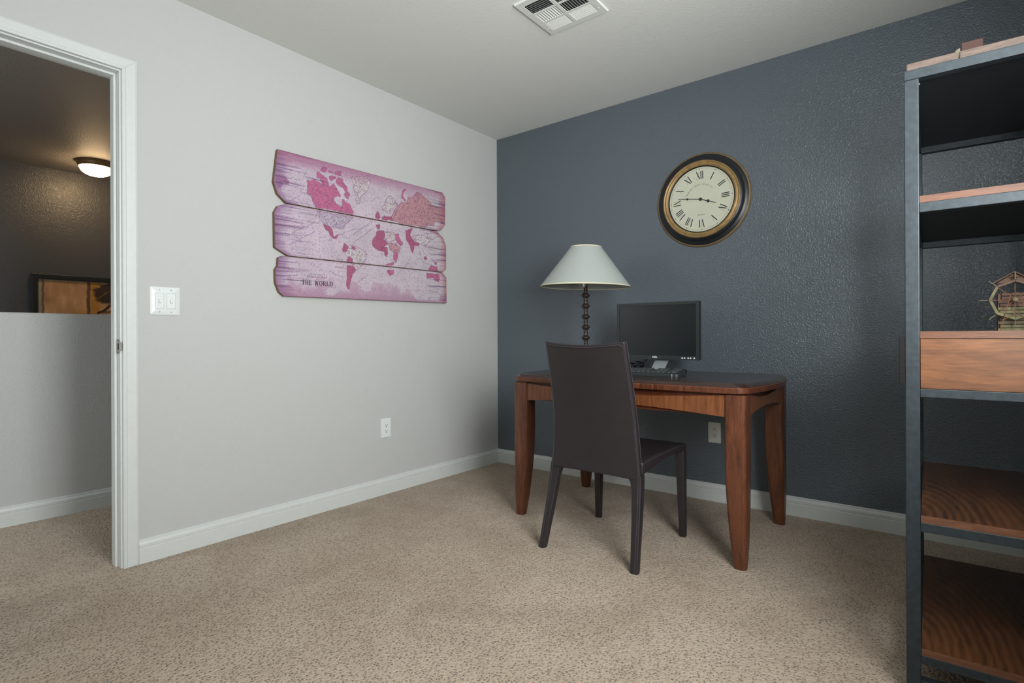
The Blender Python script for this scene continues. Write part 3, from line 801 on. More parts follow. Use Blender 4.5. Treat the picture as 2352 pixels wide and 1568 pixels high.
# ================================================================== world map on boards
MAP_POLYS=[
('cream',[(-0.14,0.323),(-0.01,0.357),(-0.014,0.311),(-0.034,0.262),(-0.08,0.221),(-0.092,0.18),(-0.111,0.183),(-0.126,0.263)]),
('grey',[(-0.365,0.097),(-0.134,0.094),(-0.164,0.067),(-0.186,0.051),(-0.2,0.024),(-0.214,0.022),(-0.264,0.022),(-0.298,0.023),(-0.326,0.031),(-0.346,0.052)]),
('cream',[(-0.186,-0.074),(-0.135,-0.061),(-0.043,-0.103),(-0.067,-0.163),(-0.12,-0.206),(-0.157,-0.158),(-0.194,-0.118)]),
('pink',[(-0.417,0.247),(-0.396,0.248),(-0.378,0.257),(-0.362,0.255),(-0.334,0.247),(-0.312,0.245),(-0.291,0.244),(-0.275,0.245),(-0.257,0.262),(-0.244,0.243),(-0.231,0.234),(-0.222,0.214),(-0.212,0.201),(-0.241,0.196),(-0.257,0.182),(-0.254,0.163),(-0.241,0.152),(-0.209,0.142),(-0.204,0.161),(-0.206,0.186),(-0.193,0.188),(-0.183,0.17),(-0.157,0.169),(-0.144,0.146),(-0.132,0.125),(-0.135,0.11),(-0.222,0.112),(-0.316,0.114),(-0.37,0.112),(-0.38,0.133),(-0.392,0.155),(-0.396,0.169),(-0.417,0.177)]),
('pink',[(-0.36,0.295),(-0.351,0.307),(-0.33,0.299),(-0.312,0.286),(-0.297,0.284),(-0.292,0.26),(-0.285,0.256),(-0.288,0.245),(-0.315,0.243),(-0.331,0.253),(-0.343,0.272),(-0.361,0.273)]),
('pink',[(-0.286,0.292),(-0.269,0.302),(-0.247,0.303),(-0.244,0.295),(-0.263,0.277),(-0.278,0.274)]),
('pink',[(-0.241,0.288),(-0.228,0.299),(-0.202,0.301),(-0.196,0.28),(-0.176,0.264),(-0.171,0.248),(-0.176,0.236),(-0.157,0.229),(-0.153,0.221),(-0.163,0.208),(-0.16,0.194),(-0.176,0.197),(-0.193,0.216),(-0.183,0.229),(-0.199,0.251),(-0.222,0.255),(-0.241,0.268)]),
('pink',[(-0.339,0.321),(-0.321,0.339),(-0.3,0.338),(-0.3,0.324),(-0.321,0.311),(-0.336,0.315)]),
('pink',[(-0.25,0.33),(-0.208,0.339),(-0.212,0.313),(-0.247,0.314)]),
('pink',[(-0.291,0.324),(-0.272,0.328),(-0.256,0.317),(-0.278,0.315)]),
('mauve',[(-0.59,0.235),(-0.558,0.247),(-0.537,0.233),(-0.518,0.217),(-0.526,0.204),(-0.548,0.206),(-0.558,0.188),(-0.577,0.172),(-0.59,0.205)]),
('salmon',[(0.151,0.155),(0.167,0.188),(0.194,0.217),(0.222,0.244),(0.262,0.248),(0.275,0.288),(0.308,0.287),(0.328,0.31),(0.35,0.33),(0.379,0.329),(0.405,0.312),(0.453,0.294),(0.475,0.272),(0.52,0.266),(0.594,0.272),(0.596,0.192),(0.566,0.167),(0.538,0.173),(0.501,0.164),(0.492,0.136),(0.443,0.133),(0.408,0.108),(0.344,0.118),(0.241,0.11),(0.143,0.12),(0.136,0.134)]),
('pink',[(0.22,0.271),(0.23,0.314),(0.246,0.332),(0.263,0.332),(0.242,0.316),(0.234,0.286),(0.258,0.256),(0.246,0.254)]),
('cream',[(0.07,0.19),(0.091,0.206),(0.102,0.241),(0.129,0.264),(0.148,0.264),(0.183,0.237),(0.194,0.22),(0.167,0.206),(0.151,0.182),(0.128,0.16),(0.09,0.175),(0.075,0.167)]),
('deep',[(0.022,0.134),(0.035,0.16),(0.046,0.153),(0.057,0.125),(0.042,0.112),(0.024,0.117)]),
('deep',[(0.068,0.127),(0.09,0.136),(0.143,0.141),(0.151,0.121),(0.071,0.112)]),
('deep',[(0.025,0.076),(0.053,0.08),(0.049,0.058),(0.034,0.05),(0.031,0.065)]),
('cream',[(0.088,0.043),(0.158,0.049),(0.17,0.006),(0.125,-0.016),(0.085,-0.001)]),
('deep',[(0.033,0.039),(0.084,0.049),(0.087,0.018),(0.077,-0.002),(0.101,-0.015),(0.113,-0.027),(0.077,-0.047),(0.105,-0.05),(0.109,-0.088),(0.095,-0.105),(0.083,-0.097),(0.085,-0.078),(0.038,-0.073),(0.011,-0.06),(-0.006,-0.041),(0.0,-0.012),(0.023,0.013)]),
('pink',[(0.168,0.041),(0.191,0.047),(0.203,0.016),(0.232,-0.013),(0.211,-0.028),(0.182,-0.009),(0.17,0.012)]),
('salmon',[(0.117,-0.023),(0.174,-0.02),(0.207,-0.039),(0.198,-0.066),(0.153,-0.074),(0.125,-0.061)]),
('pink',[(0.153,-0.077),(0.186,-0.07),(0.186,-0.106),(0.169,-0.133),(0.153,-0.122)]),
('pink',[(0.124,-0.141),(0.157,-0.135),(0.153,-0.154),(0.104,-0.158),(0.094,-0.153)]),
('pink',[(0.102,-0.187),(0.157,-0.183),(0.152,-0.203),(0.12,-0.219),(0.106,-0.203)]),
('deep',[(0.25,0.068),(0.31,0.096),(0.288,0.054),(0.305,0.026),(0.327,0.012),(0.367,0.003),(0.358,-0.012),(0.323,-0.012),(0.314,-0.04),(0.309,-0.067),(0.296,-0.052),(0.283,-0.017),(0.258,0.01)]),
('cream',[(0.31,0.046),(0.441,0.08),(0.464,0.042),(0.417,-0.005),(0.363,0.002),(0.31,0.03)]),
('deep',[(0.398,-0.082),(0.421,-0.073),(0.431,-0.089),(0.408,-0.095)]),
('pink',[(0.487,-0.108),(0.515,-0.102),(0.515,-0.116),(0.501,-0.121)]),
('pink',[(0.444,-0.147),(0.463,-0.128),(0.515,-0.13),(0.52,-0.158),(0.439,-0.161)]),
('pink',[(0.421,-0.183),(0.529,-0.178),(0.539,-0.199),(0.529,-0.231),(0.5,-0.229),(0.481,-0.206),(0.458,-0.211),(0.425,-0.217)]),
('deep',[(-0.327,0.026),(-0.304,0.027),(-0.275,0.016),(-0.268,-0.009),(-0.265,-0.029),(-0.249,-0.027),(-0.235,-0.013),(-0.239,-0.037),(-0.255,-0.042),(-0.282,-0.031),(-0.295,-0.006),(-0.311,-0.0),(-0.32,0.013)]),
('deep',[(-0.195,-0.061),(-0.171,-0.073),(-0.178,-0.098),(-0.202,-0.109),(-0.212,-0.095),(-0.202,-0.08)]),
('deep',[(-0.15,-0.068),(-0.128,-0.071),(-0.121,-0.083),(-0.143,-0.088)]),
('deep',[(-0.178,-0.145),(-0.167,-0.129),(-0.146,-0.142),(-0.143,-0.16),(-0.181,-0.16)]),
('deep',[(-0.178,-0.184),(-0.129,-0.183),(-0.125,-0.207),(-0.143,-0.229),(-0.154,-0.26),(-0.165,-0.29),(-0.165,-0.311),(-0.182,-0.312),(-0.185,-0.271),(-0.182,-0.226)]),
]
MAP_LINES=[
[(-0.569,0.173),(-0.537,0.118),(-0.507,0.126),(-0.462,0.158),(-0.451,0.173),(-0.417,0.182),(-0.391,0.155),(-0.376,0.126)],
[(-0.55,0.248),(-0.534,0.234)],
[(-0.268,0.012),(-0.235,0.021),(-0.205,0.012)],
[(-0.228,-0.015),(-0.198,-0.014),(-0.177,-0.026)],
[(-0.235,-0.042),(-0.219,-0.061)],
[(0.367,-0.034),(0.371,-0.075),(0.398,-0.113),(0.449,-0.122)],
[(0.39,-0.029),(0.399,-0.051),(0.435,-0.068)],
[(0.459,0.052),(0.473,0.036),(0.502,0.06)],
[(0.454,-0.08),(0.491,-0.098)],
[(-0.113,0.096),(-0.08,0.083)],
[(0.437,-0.003),(0.598,-0.003)],
[(0.276,-0.126),(0.187,-0.195)],
[(-0.577,0.02),(-0.443,0.017)],
[(-0.57,0.282),(-0.498,0.279)],
[(-0.516,0.343),(-0.435,0.342)],
[(-0.59,-0.268),(-0.476,-0.258)],
[(-0.2,-0.001),(-0.035,0.06)],
[(-0.171,-0.028),(-0.003,0.091)],
[(-0.135,-0.049),(0.005,0.053)],
[(-0.506,-0.041),(-0.379,0.029)],
[(-0.524,-0.106),(-0.379,-0.018)],
[(-0.3,-0.22),(-0.201,-0.256)],
[(-0.128,-0.282),(-0.036,-0.225)],
]

art = Thing('map_wall_art', (0.0, -1.167, 1.537), 'pink antique world map printed on three wooden boards hung on light wall', 'wall art', rot=(math.atan(0.0148), 0, 0), world=False)
rng = np.random.RandomState(5)
def vnoise(u, v, su, sv, oct=3, seed=0):
    r = np.random.RandomState(seed); out = 0; amp = 1; tot = 0
    for k in range(oct):
        g = r.rand(257, 257); a = (u*su*2**k + 31.7*k+50) % 256; b = (v*sv*2**k + 11.3*k+50) % 256
        i = np.floor(a).astype(int) % 256; j = np.floor(b).astype(int) % 256; fa = a-np.floor(a); fb = b-np.floor(b)
        fa = fa*fa*(3-2*fa); fb = fb*fb*(3-2*fb)
        val = g[i, j]*(1-fa)*(1-fb)+g[i+1, j]*fa*(1-fb)+g[i, j+1]*(1-fa)*fb+g[i+1, j+1]*fa*fb
        out = out+amp*val; tot += amp; amp *= 0.5
    return out/tot
def segdist(u, v, a, b):
    ax, ay = a; bx, by = b; dx, dy = bx-ax, by-ay
    t = np.clip(((u-ax)*dx+(v-ay)*dy)/(dx*dx+dy*dy+1e-12), 0, 1)
    return np.hypot(u-ax-t*dx, v-ay-t*dy)
INK = {'pink': (184, 96, 132), 'deep': (164, 82, 112), 'salmon': (182, 134, 136), 'cream': (196, 192, 190), 'grey': (168, 162, 178), 'mauve': (160, 108, 146)}
def map_color(u, v, v0, v1, ul, ur):
    n1 = vnoise(u, v, 14, 14, 4, 1); streak = vnoise(u, v, 5, 160, 3, 2); fine = vnoise(u, v, 260, 260, 1, 3); mid = vnoise(u, v, 190, 240, 2, 9)
    t = np.clip((u+0.6)/1.2, 0, 1)[:, None]
    base = np.array([192, 176, 191.])*(1-t)+np.array([192, 184, 191.])*t
    base = base*(0.93+0.12*n1)[:, None]
    def blend(c, col, a): return c*(1-a[:, None])+np.array(col, float)*a[:, None]
    wu = u+0.004*(vnoise(u, v, 70, 70, 2, 6)-0.5)*2; wv = v+0.004*(vnoise(u, v, 70, 70, 2, 7)-0.5)*2
    land = np.zeros(len(u), bool)
    for cname, P in MAP_POLYS:
        xs = [q[0] for q in P]; ys = [q[1] for q in P]
        sel = np.where((u > min(xs)-0.01) & (u < max(xs)+0.01) & (v > min(ys)-0.01) & (v < max(ys)+0.01))[0]
        if not len(sel): continue
        a, b = wu[sel], wv[sel]; ins = np.zeros(len(sel), bool); dist = np.full(len(sel), 9.0)
        for i in range(len(P)):
            p, q = P[i], P[(i+1) % len(P)]
            if p[1] != q[1]:
                cond = ((p[1] > b) != (q[1] > b)) & (a < (q[0]-p[0])*(b-p[1])/(q[1]-p[1])+p[0]); ins ^= cond
            dist = np.minimum(dist, segdist(a, b, p, q))
        c = base[sel]
        alpha = np.where(ins, {'cream': 0.75, 'grey': 0.65, 'salmon': 0.85}.get(cname, 0.92), 0.0)
        c = blend(c, INK[cname], alpha)
        speck = np.where(ins & (mid[sel] > 0.57), 0.44, 0.0); c = blend(c, (112, 66, 98), speck)
        edge = np.clip(1-dist/0.003, 0, 1)*0.62; c = blend(c, (120, 72, 112), edge)
        base[sel] = c; land[sel] |= ins
    ln = np.full(len(u), 9.0)
    for P in MAP_LINES:
        for p, q in zip(P[:-1], P[1:]): ln = np.minimum(ln, segdist(wu, wv, p, q))
    base = blend(base, (104, 86, 122), np.clip(1-ln/0.0028, 0, 1)*0.6)
    for k in range(14):
        uu = -0.6+k*0.092; base = blend(base, (150, 134, 158), np.clip(1-abs(u-uu)/0.0016, 0, 1)*0.28)
    for vv in (-0.30, -0.22, -0.12, -0.03, 0.06, 0.17, 0.26): base = blend(base, (150, 134, 158), np.clip(1-abs(v-vv-0.01*u*u)/0.0016, 0, 1)*0.28)
    # ink speckle over the oceans (small print, currents)
    base = blend(base, (122, 104, 132), np.where((fine > 0.66) & (mid > 0.48), 0.46, 0.0))
    base = blend(base, (176, 96, 136), np.where((fine < 0.22) & (streak > 0.56), 0.40, 0.0))
    # tinted, weathered borders
    dl, dr = u-ul, ur-u
    e = np.clip(1-dl/(0.02+0.13*streak*n1*2), 0, 1)*0.8; base = blend(base, (126, 92, 128), e)
    e = np.clip(1-dr/(0.02+0.10*streak*n1*2), 0, 1)*0.7; base = blend(base, (160, 90, 104), e)
    e = np.clip(1-(0.37-v)/(0.035+0.085*n1), 0, 1)**0.7*0.82; base = blend(base, (148, 88, 122), e*(1-0.45*np.clip(t[:, 0], 0, 1)))
    e = np.clip(1-(v+0.37)/(0.02+0.16*np.clip(n1-0.36, 0, 1)*2), 0, 1)**0.8*0.72; base = blend(base, (146, 98, 126), e*0.85)
    gr = np.where((streak > 0.64) & ((dl < 0.10+0.25*n1) | (dr < 0.16)), 0.55, 0.0)*np.clip(1-np.minimum(dl, dr)/0.22, 0, 1); base = blend(base, (84, 58, 96), gr)
    for uu, vv, L_ in ((-0.50, 0.213, 0.10), (-0.36, 0.262, 0.09), (-0.52, -0.01, 0.12), (-0.50, -0.285, 0.10), (0.50, 0.262, 0.12), (0.52, -0.012, 0.16), (0.52, -0.262, 0.14)):
        dd = np.maximum(abs(v-vv+0.02*(u-uu))/0.0032, abs(u-uu)/L_*1.6); base = blend(base, (78, 50, 84), np.clip(1.3-dd, 0, 1)*0.65)
    e = np.clip(1-np.minimum.reduce([dl, dr, v-v0, v1-v])/0.004, 0, 1)*0.6; base = blend(base, (104, 76, 70), e)
    s = np.clip(base, 0, 255)/255.0
    return np.where(s <= 0.04045, s/12.92, ((s+0.055)/1.055)**2.4)
BOARDS = [
    (0.107, 0.370, [(0.107, -0.537), (0.146, -0.583), (0.203, -0.602), (0.281, -0.591), (0.370, -0.578)], [(0.107, 0.518), (0.118, 0.560), (0.154, 0.596), (0.342, 0.602), (0.370, 0.577)]),
    (-0.1625, 0.103, [(-0.1625, -0.532), (-0.126, -0.602), (0.052, -0.601), (0.084, -0.582), (0.103, -0.535)], [(-0.1625, 0.565), (-0.142, 0.600), (0.016, 0.603), (0.066, 0.578), (0.103, 0.520)]),
    (-0.370, -0.1665, [(-0.370, -0.560), (-0.350, -0.583), (-0.304, -0.601), (-0.238, -0.602), (-0.215, -0.588), (-0.176, -0.584), (-0.1665, -0.565)], [(-0.370, 0.600), (-0.198, 0.601), (-0.1665, 0.565)]),
]
XB, XF = 0.004, 0.022
board_objs = []
for v0, v1, lp_, rp_ in BOARDS:
    nr = int((v1-v0)/0.0022)+1; nc = 540
    vv = np.linspace(v0, v1, nr)
    ul = np.interp(vv, [q[0] for q in lp_], [q[1] for q in lp_]); ur = np.interp(vv, [q[0] for q in rp_], [q[1] for q in rp_])
    tt = np.linspace(0, 1, nc)
    U = ul[:, None]+(ur-ul)[:, None]*tt[None, :]; V = np.repeat(vv[:, None], nc, 1)
    col = map_color(U.ravel(), V.ravel(), v0, v1, np.repeat(ul, nc), np.repeat(ur, nc))
    per = [(0, j) for j in range(0, nc, 21)]+[(0, nc-1)]+[(i, nc-1) for i in range(1, nr)]+[(nr-1, j) for j in range(nc-2, -1, -21)]+[(nr-1, 0)]+[(i, 0) for i in range(nr-2, 0, -1)]
    seen = []; [seen.append(q) for q in per if q not in seen]; per = seen
    verts = [(XF, float(a), float(b)) for a, b in zip(U.ravel(), V.ravel())]
    nb = len(verts)
    F_ = [(XF-0.0002, float(U[q]), float(V[q])) for q in per]; Bk = [(XB, float(U[q]), float(V[q])) for q in per]
    verts += F_+Bk; k = len(per)
    ii, jj = np.meshgrid(np.arange(nr-1), np.arange(nc-1), indexing='ij'); b0 = (ii*nc+jj).ravel()
    faces = np.stack([b0, b0+1, b0+nc+1, b0+nc], 1).tolist()
    nfront = len(faces)
    faces += [(nb+i, nb+k+i, nb+k+(i+1) % k, nb+(i+1) % k) for i in range(k)] + [tuple(nb+k+i for i in range(k-1, -1, -1))]
    me = bpy.data.meshes.new('board'); me.from_pydata(verts, [], faces); me.update()
    me.materials.append(MATS['map_print']); me.materials.append(MATS['art_edge'])
    mi = np.zeros(len(faces), np.int32); mi[nfront:] = 1; me.polygons.foreach_set('material_index', mi)
    at = me.color_attributes.new('print', 'FLOAT_COLOR', 'POINT')
    full = np.ones((len(verts), 4), np.float32); full[:, :3] = 0.1; full[:nb, :3] = col
    at.data.foreach_set('color', full.ravel())
    bo = link(bpy.data.objects.new('board', me), art.e); board_objs.append(bo)
art.part('batten', MB().box(0.0003, XB, -0.32, -0.28, -0.33, 0.33), 'art_edge')
art.part('batten', MB().box(0.0003, XB, 0.28, 0.32, -0.33, 0.33), 'art_edge')
def facing_x(u, v, x=XF+0.0003): return Matrix(((0, 0, 1, x), (1, 0, 0, u), (0, 1, 0, v), (0, 0, 0, 1)))
GL = {  # slab-serif strokes: x0,y0,x1,y1,width
 'T': (0.84, [(0.03, .95, .81, .95, .09), (.42, 0, .42, 1, .2), (.24, .035, .60, .035, .07), (.06, .76, .06, 1, .06), (.78, .76, .78, 1, .06)]),
 'H': (0.98, [(.2, 0, .2, 1, .19), (.78, 0, .78, 1, .19), (.2, .5, .78, .5, .08), (.03, .035, .37, .035, .07), (.61, .035, .95, .035, .07), (.03, .965, .37, .965, .07), (.61, .965, .95, .965, .07)]),
 'E': (0.84, [(.2, 0, .2, 1, .19), (.03, .045, .78, .045, .09), (.03, .955, .76, .955, .09), (.2, .5, .58, .5, .08), (.75, .04, .75, .28, .07), (.73, .74, .73, .96, .07), (.56, .38, .56, .62, .06)]),
 'W': (1.22, [(.16, 1, .40, 0, .19), (.40, 0, .60, .9, .08), (.60, .9, .82, 0, .19), (.82, 0, 1.06, 1, .08), (.02, .965, .36, .965, .07), (.90, .965, 1.2, .965, .07)]),
 'O': (1.0, [(.14, .3, .14, .7, .19), (.86, .3, .86, .7, .19), (.14, .7, .32, .94, .12), (.32, .94, .68, .94, .08), (.68, .94, .86, .7, .12), (.14, .3, .32, .06, .12), (.32, .06, .68, .06, .08), (.68, .06, .86, .3, .12)]),
 'R': (0.96, [(.2, 0, .2, 1, .19), (.03, .035, .40, .035, .07), (.03, .955, .56, .955, .08), (.56, .955, .74, .84, .1), (.74, .62, .74, .84, .18), (.74, .62, .56, .5, .1), (.2, .5, .58, .5, .08), (.52, .5, .80, .04, .18), (.74, .035, .96, .035, .07)]),
 'L': (0.82, [(.2, 0, .2, 1, .19), (.03, .965, .40, .965, .07), (.03, .045, .76, .045, .09), (.73, .04, .73, .30, .08)]),
 'D': (0.98, [(.2, 0, .2, 1, .19), (.03, .045, .56, .045, .08), (.03, .955, .56, .955, .08), (.56, .955, .84, .70, .12), (.56, .045, .84, .30, .12), (.82, .28, .82, .72, .19)]),
}
def slab_text(word, u0, v0, width, height):
    adv = []; x = 0
    for c in word:
        if c == ' ': x += 0.65; continue
        adv.append((c, x)); x += GL[c][0]+0.10
    k = width/x; m = MB()
    for c, xx in adv:
        for a, b, c2, d, wd in GL[c][1]:
            p = Vector((u0+(xx+a)*k, v0+b*height)); q = Vector((u0+(xx+c2)*k, v0+d*height))
            n = Vector((-(q-p).y, (q-p).x)).normalized()*wd*height*0.5
            P = [p+n, q+n, q-n, p-n]
            m.add([(XF+0.0004, t.x, t.y) for t in P], [(0, 1, 2, 3)])
    return m
obj('map_title', slab_text('THE WORLD', -0.459, -0.306, 0.187, 0.026), 'print_ink', board_objs[2])
text_mesh('map_lettering', 'GENERAL MAP', 0.0165, 'print_ink_faint', board_objs[2], facing_x(-0.369, -0.266), spacing=1.18)
text_mesh('map_lettering', "STANFORD'S", 0.0120, 'print_ink_faint', board_objs[2], facing_x(-0.368, -0.2515), spacing=1.35)
text_mesh('map_lettering', "OF", 0.008, 'print_ink_faint', board_objs[2], facing_x(-0.369, -0.2765))
text_mesh('map_lettering', 'NORTH', 0.0130, 'print_ink_faint', board_objs[1], facing_x(-0.386, 0.066), spacing=1.3)
text_mesh('map_lettering', 'AMERICA', 0.0130, 'print_ink_faint', board_objs[1], facing_x(-0.386, 0.025), spacing=1.3)
text_mesh('map_lettering', 'SOUTH', 0.0125, 'print_ink_faint', board_objs[1], facing_x(-0.228, -0.157), spacing=1.2)
text_mesh('map_lettering', 'AMERICA', 0.0125, 'print_ink_faint', board_objs[2], facing_x(-0.228, -0.201), spacing=1.2)

# ================================================================== bookcase
BCW, BCL = 0.405, 0.765
bc = Thing('bookcase', (2.574, -1.4135, 0), 'open steel frame bookcase with brown wooden shelves at the right', 'bookcase', rot=(0, 0, math.radians(0.8)), world=False)
ps = 0.031
for x in (0, BCW-ps):
    for y in (0, BCL-ps):
        bc.part('post', MB().box(x, x+ps, y, y+ps, 0, 1.6115), 'steel', bev=0.002)
LEV = [(1.612, 1.637), (1.264, 1.289), (0.786, 0.808), (0.438, 0.462), (0.096, 0.119), (0.030, 0.053)]
for i, (a, b) in enumerate(LEV):
    xa, xb = (0, BCW) if i == 0 else (ps, BCW-ps)
    ya, yb = (0, BCL) if i == 0 else (ps, BCL-ps)
    rs = 0.001 if i else 0
    bc.part('rail', MB().box(xa, xb, rs, 0.028, a, b), 'steel', bev=0.0015)
    bc.part('rail', MB().box(xa, xb, BCL-0.028, BCL-rs, a, b), 'steel', bev=0.0015)
    if i == 5: continue
    bc.part('rail', MB().box(rs, 0.028, 0.028 if i == 0 else ps, BCL-(0.028 if i == 0 else ps), a, b), 'steel', bev=0.0015)
    bc.part('rail', MB().box(BCW-0.028, BCW-rs, 0.028 if i == 0 else ps, BCL-(0.028 if i == 0 else ps), a, b), 'steel', bev=0.0015)
xs = [0.004, 0.1115, 0.255, BCW-0.004]
for k in range(3):
    bc.part('plank', MB().box(xs[k]+0.0008, xs[k+1]-0.0008, 0.002, BCL-0.002, 1.637, 1.6555), 'plank_end', bev=0.0025)
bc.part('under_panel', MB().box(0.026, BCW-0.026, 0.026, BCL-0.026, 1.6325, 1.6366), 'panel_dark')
SHELF = [(1.289, 1.306), (0.938, 0.956), (0.462, 0.480), (0.119, 0.1355)]
for a, b in SHELF:
    m = MB().box(ps+0.0008, BCW-ps-0.0008, 0.003, BCL-0.003, a, b)
    sb = bc.part('shelf_board', m, 'shelf_board', bev=0.001)
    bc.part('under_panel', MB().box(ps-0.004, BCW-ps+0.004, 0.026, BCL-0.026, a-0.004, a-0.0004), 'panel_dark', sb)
    bc.part('edge_strip', MB().box(ps+0.0008, BCW-ps-0.0008, 0.0012, 0.003, a, b+0.0004), 'shelf_end', sb)
dr = bc.part('drawer', MB().box(ps+0.001, BCW-ps-0.001, 0.004, 0.020, 0.8085, 0.9365).box(ps+0.001, BCW-ps-0.001, BCL-0.02, BCL-0.004, 0.8085, 0.9365).box(ps+0.001, BCW-ps-0.001, 0.02, BCL-0.02, 0.809, 0.816), 'drawer_wood', bev=0.001)
df = bc.part('drawer_front', MB().box(-0.0125, -0.0005, 0.0005, BCL-0.0005, 0.8175, 0.9420), 'drawer_black', dr, bev=0.001)
pull = MB().prism([(-0.0125, 0.905), (-0.0125, 0.862), (-0.0245, 0.858), (-0.024, 0.866), (-0.020, 0.890), (-0.016, 0.902)], 0.33, 0.43, 'y')
bc.part('drawer_pull', pull, 'drawer_black', dr, bev=0.001)
for z in (1.603,):
    for y in (0.0155,):
        bc.part('bolt', MB().lathe([(0.005, 0.0), (0.005, 0.003), (0.003, 0.0045)], 14, (ps-0.0005, y, z-0.003), 'x'), 'chrome', smooth=True)

# ================================================================== little water-wheel ornament on the bookcase
ox, oy, oz = 2.807, -1.15, 0.9565
orn = Thing('mill_ornament', (ox, oy, oz), 'small wooden water wheel ornament with copper wire stand on the bookcase shelf', 'ornament', world=False)
random.seed(11)
for k in range(11):
    z = 0.004+0.0098*k
    hwid = 0.034 - (0.004 if k % 2 else 0) - (0.012*max(0, (k-8)/3))
    orn.part('slat', MB().box(-hwid, hwid, 0.018, 0.024+0.002*(k % 2), z-0.0042, z+0.0042), 'bamboo' if k < 7 else 'bamboo_red', bev=0.001)
for s in (-1, 1):
    orn.part('corner_post', MB().box(s*0.031-0.003, s*0.031+0.003, 0.024, 0.060, 0.0, 0.105), 'bamboo_red', bev=0.001)
HC = 0.086
oct_ = []
for k in range(8):
    a = math.radians(180-k*45 + 0)
    oct_.append((0.056*math.cos(a), HC+0.056*math.sin(a)))
for k in range(8):
    (xa, za), (xb, zb_) = oct_[k], oct_[(k+1) % 8]
    P = [(xa, za), (xb, zb_), (xb*0.86, HC+(zb_-HC)*0.86), (xa*0.86, HC+(za-HC)*0.86)]
    orn.part('wheel_rim', MB().prism(P, -0.012, 0.008, 'y'), 'bamboo_red' if k in (1, 2) else 'bamboo', bev=0.0008)
    orn.part('spoke', MB().tube([(0, -0.002, HC), (xa*1.0, -0.002, HC+(za-HC)*1.0)], 0.0011, 6), 'copper_wire')
    orn.part('peg', MB().tube([(xa*0.98, -0.002, HC+(za-HC)*0.98), (xa*1.36, -0.002, HC+(za-HC)*1.36)], 0.0013, 6), 'twig')
orn.part('wheel_hub', MB().lathe([(0.006, -0.002), (0.006, 0.008), (0.003, 0.010)], 14, (0, -0.004, HC), 'y'), 'bamboo')
fr_ = []
for k in range(9):
    a = math.pi*k/8; fr_.append((-0.0115*math.cos(a), -0.016, 0.092+0.012*math.sin(a)))
orn.part('wire_stand', MB().tube([(-0.031, -0.018, 0.0005)]+fr_+[(0.031, -0.018, 0.0005)], 0.0012, 6), 'copper_wire', smooth=True)
orn.part('wire_stand', MB().tube([(-0.029, -0.018, 0.025), (0.029, -0.018, 0.025)], 0.001, 6), 'copper_wire')
orn.part('wire_stand', MB().tube([(-0.026, -0.018, 0.030), (0.010, -0.018, 0.055)], 0.0009, 6), 'copper_wire')
orn.part('wire_stand', MB().tube([(0.026, -0.018, 0.030), (-0.010, -0.018, 0.060)], 0.0009, 6), 'copper_wire')
for s in (-1, 1):
    orn.part('roof_panel', MB().prism([(0, 0.166), (s*0.045, 0.136), (s*0.045, 0.132), (0, 0.162)], 0.012, 0.066, 'y'), 'bamboo_red', bev=0.0008)
orn.part('gable', MB().prism([(-0.036, 0.134), (0.036, 0.134), (0, 0.160)], 0.020, 0.026, 'y'), 'bamboo_red')
orn.part('gable_strip', MB().tube([(-0.022, 0.014, 0.150), (0.024, 0.014, 0.150)], 0.001, 6), 'copper_wire')
orn.part('gable_strip', MB().tube([(0.0, 0.010, 0.115), (0.002, 0.010, 0.163)], 0.0013, 6), 'twig')

bx = obj('wooden_block', MB().box(2.695, 2.741, -1.20, -1.15, 1.6556, 1.761), 'brown_box', bev=0.0015)
tag(bx, 'reddish brown upright block standing on top of the bookcase', 'block')
cbk = obj('cream_wedge', MB().prism([(2.679, 1.6556), (2.6925, 1.6556), (2.6925, 1.7485), (2.6845, 1.7455), (2.679, 1.738)], -1.20, -1.17, 'y'), 'cream_block', bev=0.001)
tag(cbk, 'small cream wedge beside the brown block on the bookcase top', 'wedge')

# ================================================================== landing: lamp and painting
hl = Thing('ceiling_lamp', (-2.985, -1.735, CH), 'lit warm dome ceiling lamp over the landing beyond the doorway', 'ceiling lamp', world=False)
hl.part('lamp_pan', MB().lathe([(0.02, -0.0005), (0.140, -0.0005), (0.142, -0.007), (0.139, -0.013), (0.134, -0.017), (0.133, -0.025), (0.127, -0.037), (0.121, -0.046), (0.117, -0.043)], 48, cap=False), 'lamp_pan', smooth=True)
hl.part('lamp_bowl', MB().lathe([(0.118, -0.043), (0.116, -0.056), (0.106, -0.076), (0.086, -0.094), (0.058, -0.107), (0.028, -0.113), (0.001, -0.115)], 48, cap=False), 'lamp_bowl_lit', smooth=True)
pt = Thing('framed_painting', (HF+0.001, -1.55, 1.16), 'ochre abstract painting in a black frame on the stairwell wall', 'painting', world=False)
py0, py1, pz0, pz1 = -0.525, 0.525, -0.35, 0.349
fwd = 0.042
for a in ((py0, py0+fwd, pz0, pz1), (py1-fwd, py1, pz0, pz1), (py0+fwd, py1-fwd, pz0, pz0+fwd), (py0+fwd, py1-fwd, pz1-fwd, pz1)):
    pt.part('frame', MB().box(0, 0.03, *a), 'frame_black', bev=0.004)
pt.part('frame_fillet', MB().box(0.0, 0.012, py0+fwd-0.002, py1-fwd+0.002, pz0+fwd-0.002, pz1-fwd+0.002), 'cream_block')
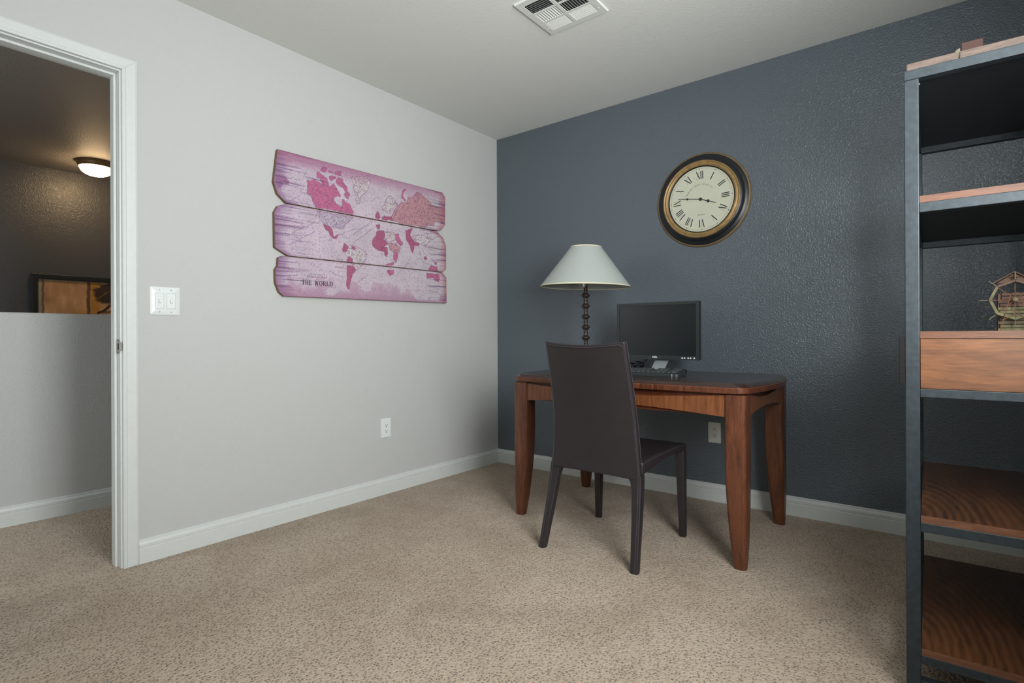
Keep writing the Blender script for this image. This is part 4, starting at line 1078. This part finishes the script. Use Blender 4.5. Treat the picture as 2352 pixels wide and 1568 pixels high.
def canvas_colors(u, v):
    n = vnoise(u, v, 7, 7, 4, 21); n2 = vnoise(u, v, 40, 9, 3, 22); n3 = vnoise(u, v, 18, 34, 3, 23)
    c = np.array([186, 146, 108.])+(n-0.5)[:, None]*np.array([70, 60, 44.])+(n2-0.5)[:, None]*np.array([36, 30, 24.])
    def bl(c, col, a): return c*(1-a[:, None])+np.array(col, float)*a[:, None]
    w = 0.012*(n3-0.5)
    def band(x0, x1, soft=0.006): return np.clip((u+w-x0)/soft, 0, 1)*np.clip((x1-u-w)/soft, 0, 1)
    c = bl(c, (150, 148, 138), band(-0.49, -0.452)*0.85); c = bl(c, (70, 66, 62), band(-0.458, -0.436)*0.65)
    c = bl(c, (178, 124, 44), band(-0.110, -0.04)*0.7)
    c = bl(c, (86, 66, 48), band(-0.140, -0.108)*0.85)
    c = bl(c, (176, 128, 50), np.clip(1-np.hypot((u+0.19)/0.09, (v+0.02)/0.09), 0, 1)*0.8)
    d = np.hypot((u-0.03)/0.13, (v-0.205)/0.11)+0.5*(n3-0.5); c = bl(c, (52, 42, 42), np.clip((1.0-d)*4, 0, 1)*0.88)
    s_ = np.abs(v-(0.20+0.9*(u-0.0))+0.3*(n3-0.5)*0.2); c = bl(c, (140, 118, 78), np.where((s_ < 0.006) & (d < 0.9), 0.7, 0.0))
    arc = np.abs(np.hypot(u+0.09, v-0.16)-0.14); c = bl(c, (40, 34, 34), np.where((arc < 0.011) & (u > -0.06) & (v < 0.10), 0.85, 0.0))
    c = bl(c, (58, 46, 44), np.clip(1-np.abs(v-0.03-0.12*u)/0.018, 0, 1)*np.clip((u+0.05)/0.05, 0, 1)*0.8)
    s2 = np.clip(c, 0, 255)/255.0
    return np.where(s2 <= 0.04045, s2/12.92, ((s2+0.055)/1.055)**2.4)
ca, cb, cc, cd = py0+fwd+0.006, py1-fwd-0.006, pz0+fwd+0.006, pz1-fwd-0.006
nu, nv = 241, 151
U, V = np.meshgrid(np.linspace(ca, cb, nu), np.linspace(cc, cd, nv)); U = U.ravel(); V = V.ravel()
verts = [(0.014, float(a_), float(b_)) for a_, b_ in zip(U, V)]
nb = len(verts)
verts += [(0.005, ca, cc), (0.005, cb, cc), (0.005, cb, cd), (0.005, ca, cd)]
ii, jj = np.meshgrid(np.arange(nv-1), np.arange(nu-1), indexing='ij'); b0 = (ii*nu+jj).ravel()
faces = np.stack([b0, b0+1, b0+nu+1, b0+nu], 1).tolist()
q0, q1, q2, q3 = 0, nu-1, nv*nu-1, (nv-1)*nu
faces += [(nb, nb+3, nb+2, nb+1), (q0, nb, nb+1, q1), (q1, nb+1, nb+2, q2), (q2, nb+2, nb+3, q3), (q3, nb+3, nb, q0)]
me = bpy.data.meshes.new('canvas'); me.from_pydata(verts, [], faces); me.update(); me.materials.append(MATS['abstract_paint'])
at = me.color_attributes.new('print', 'FLOAT_COLOR', 'POINT')
full = np.ones((len(verts), 4), np.float32); full[:, :3] = 0.08; full[:nb, :3] = canvas_colors(U, V)
at.data.foreach_set('color', full.ravel())
link(bpy.data.objects.new('canvas', me), pt.e)
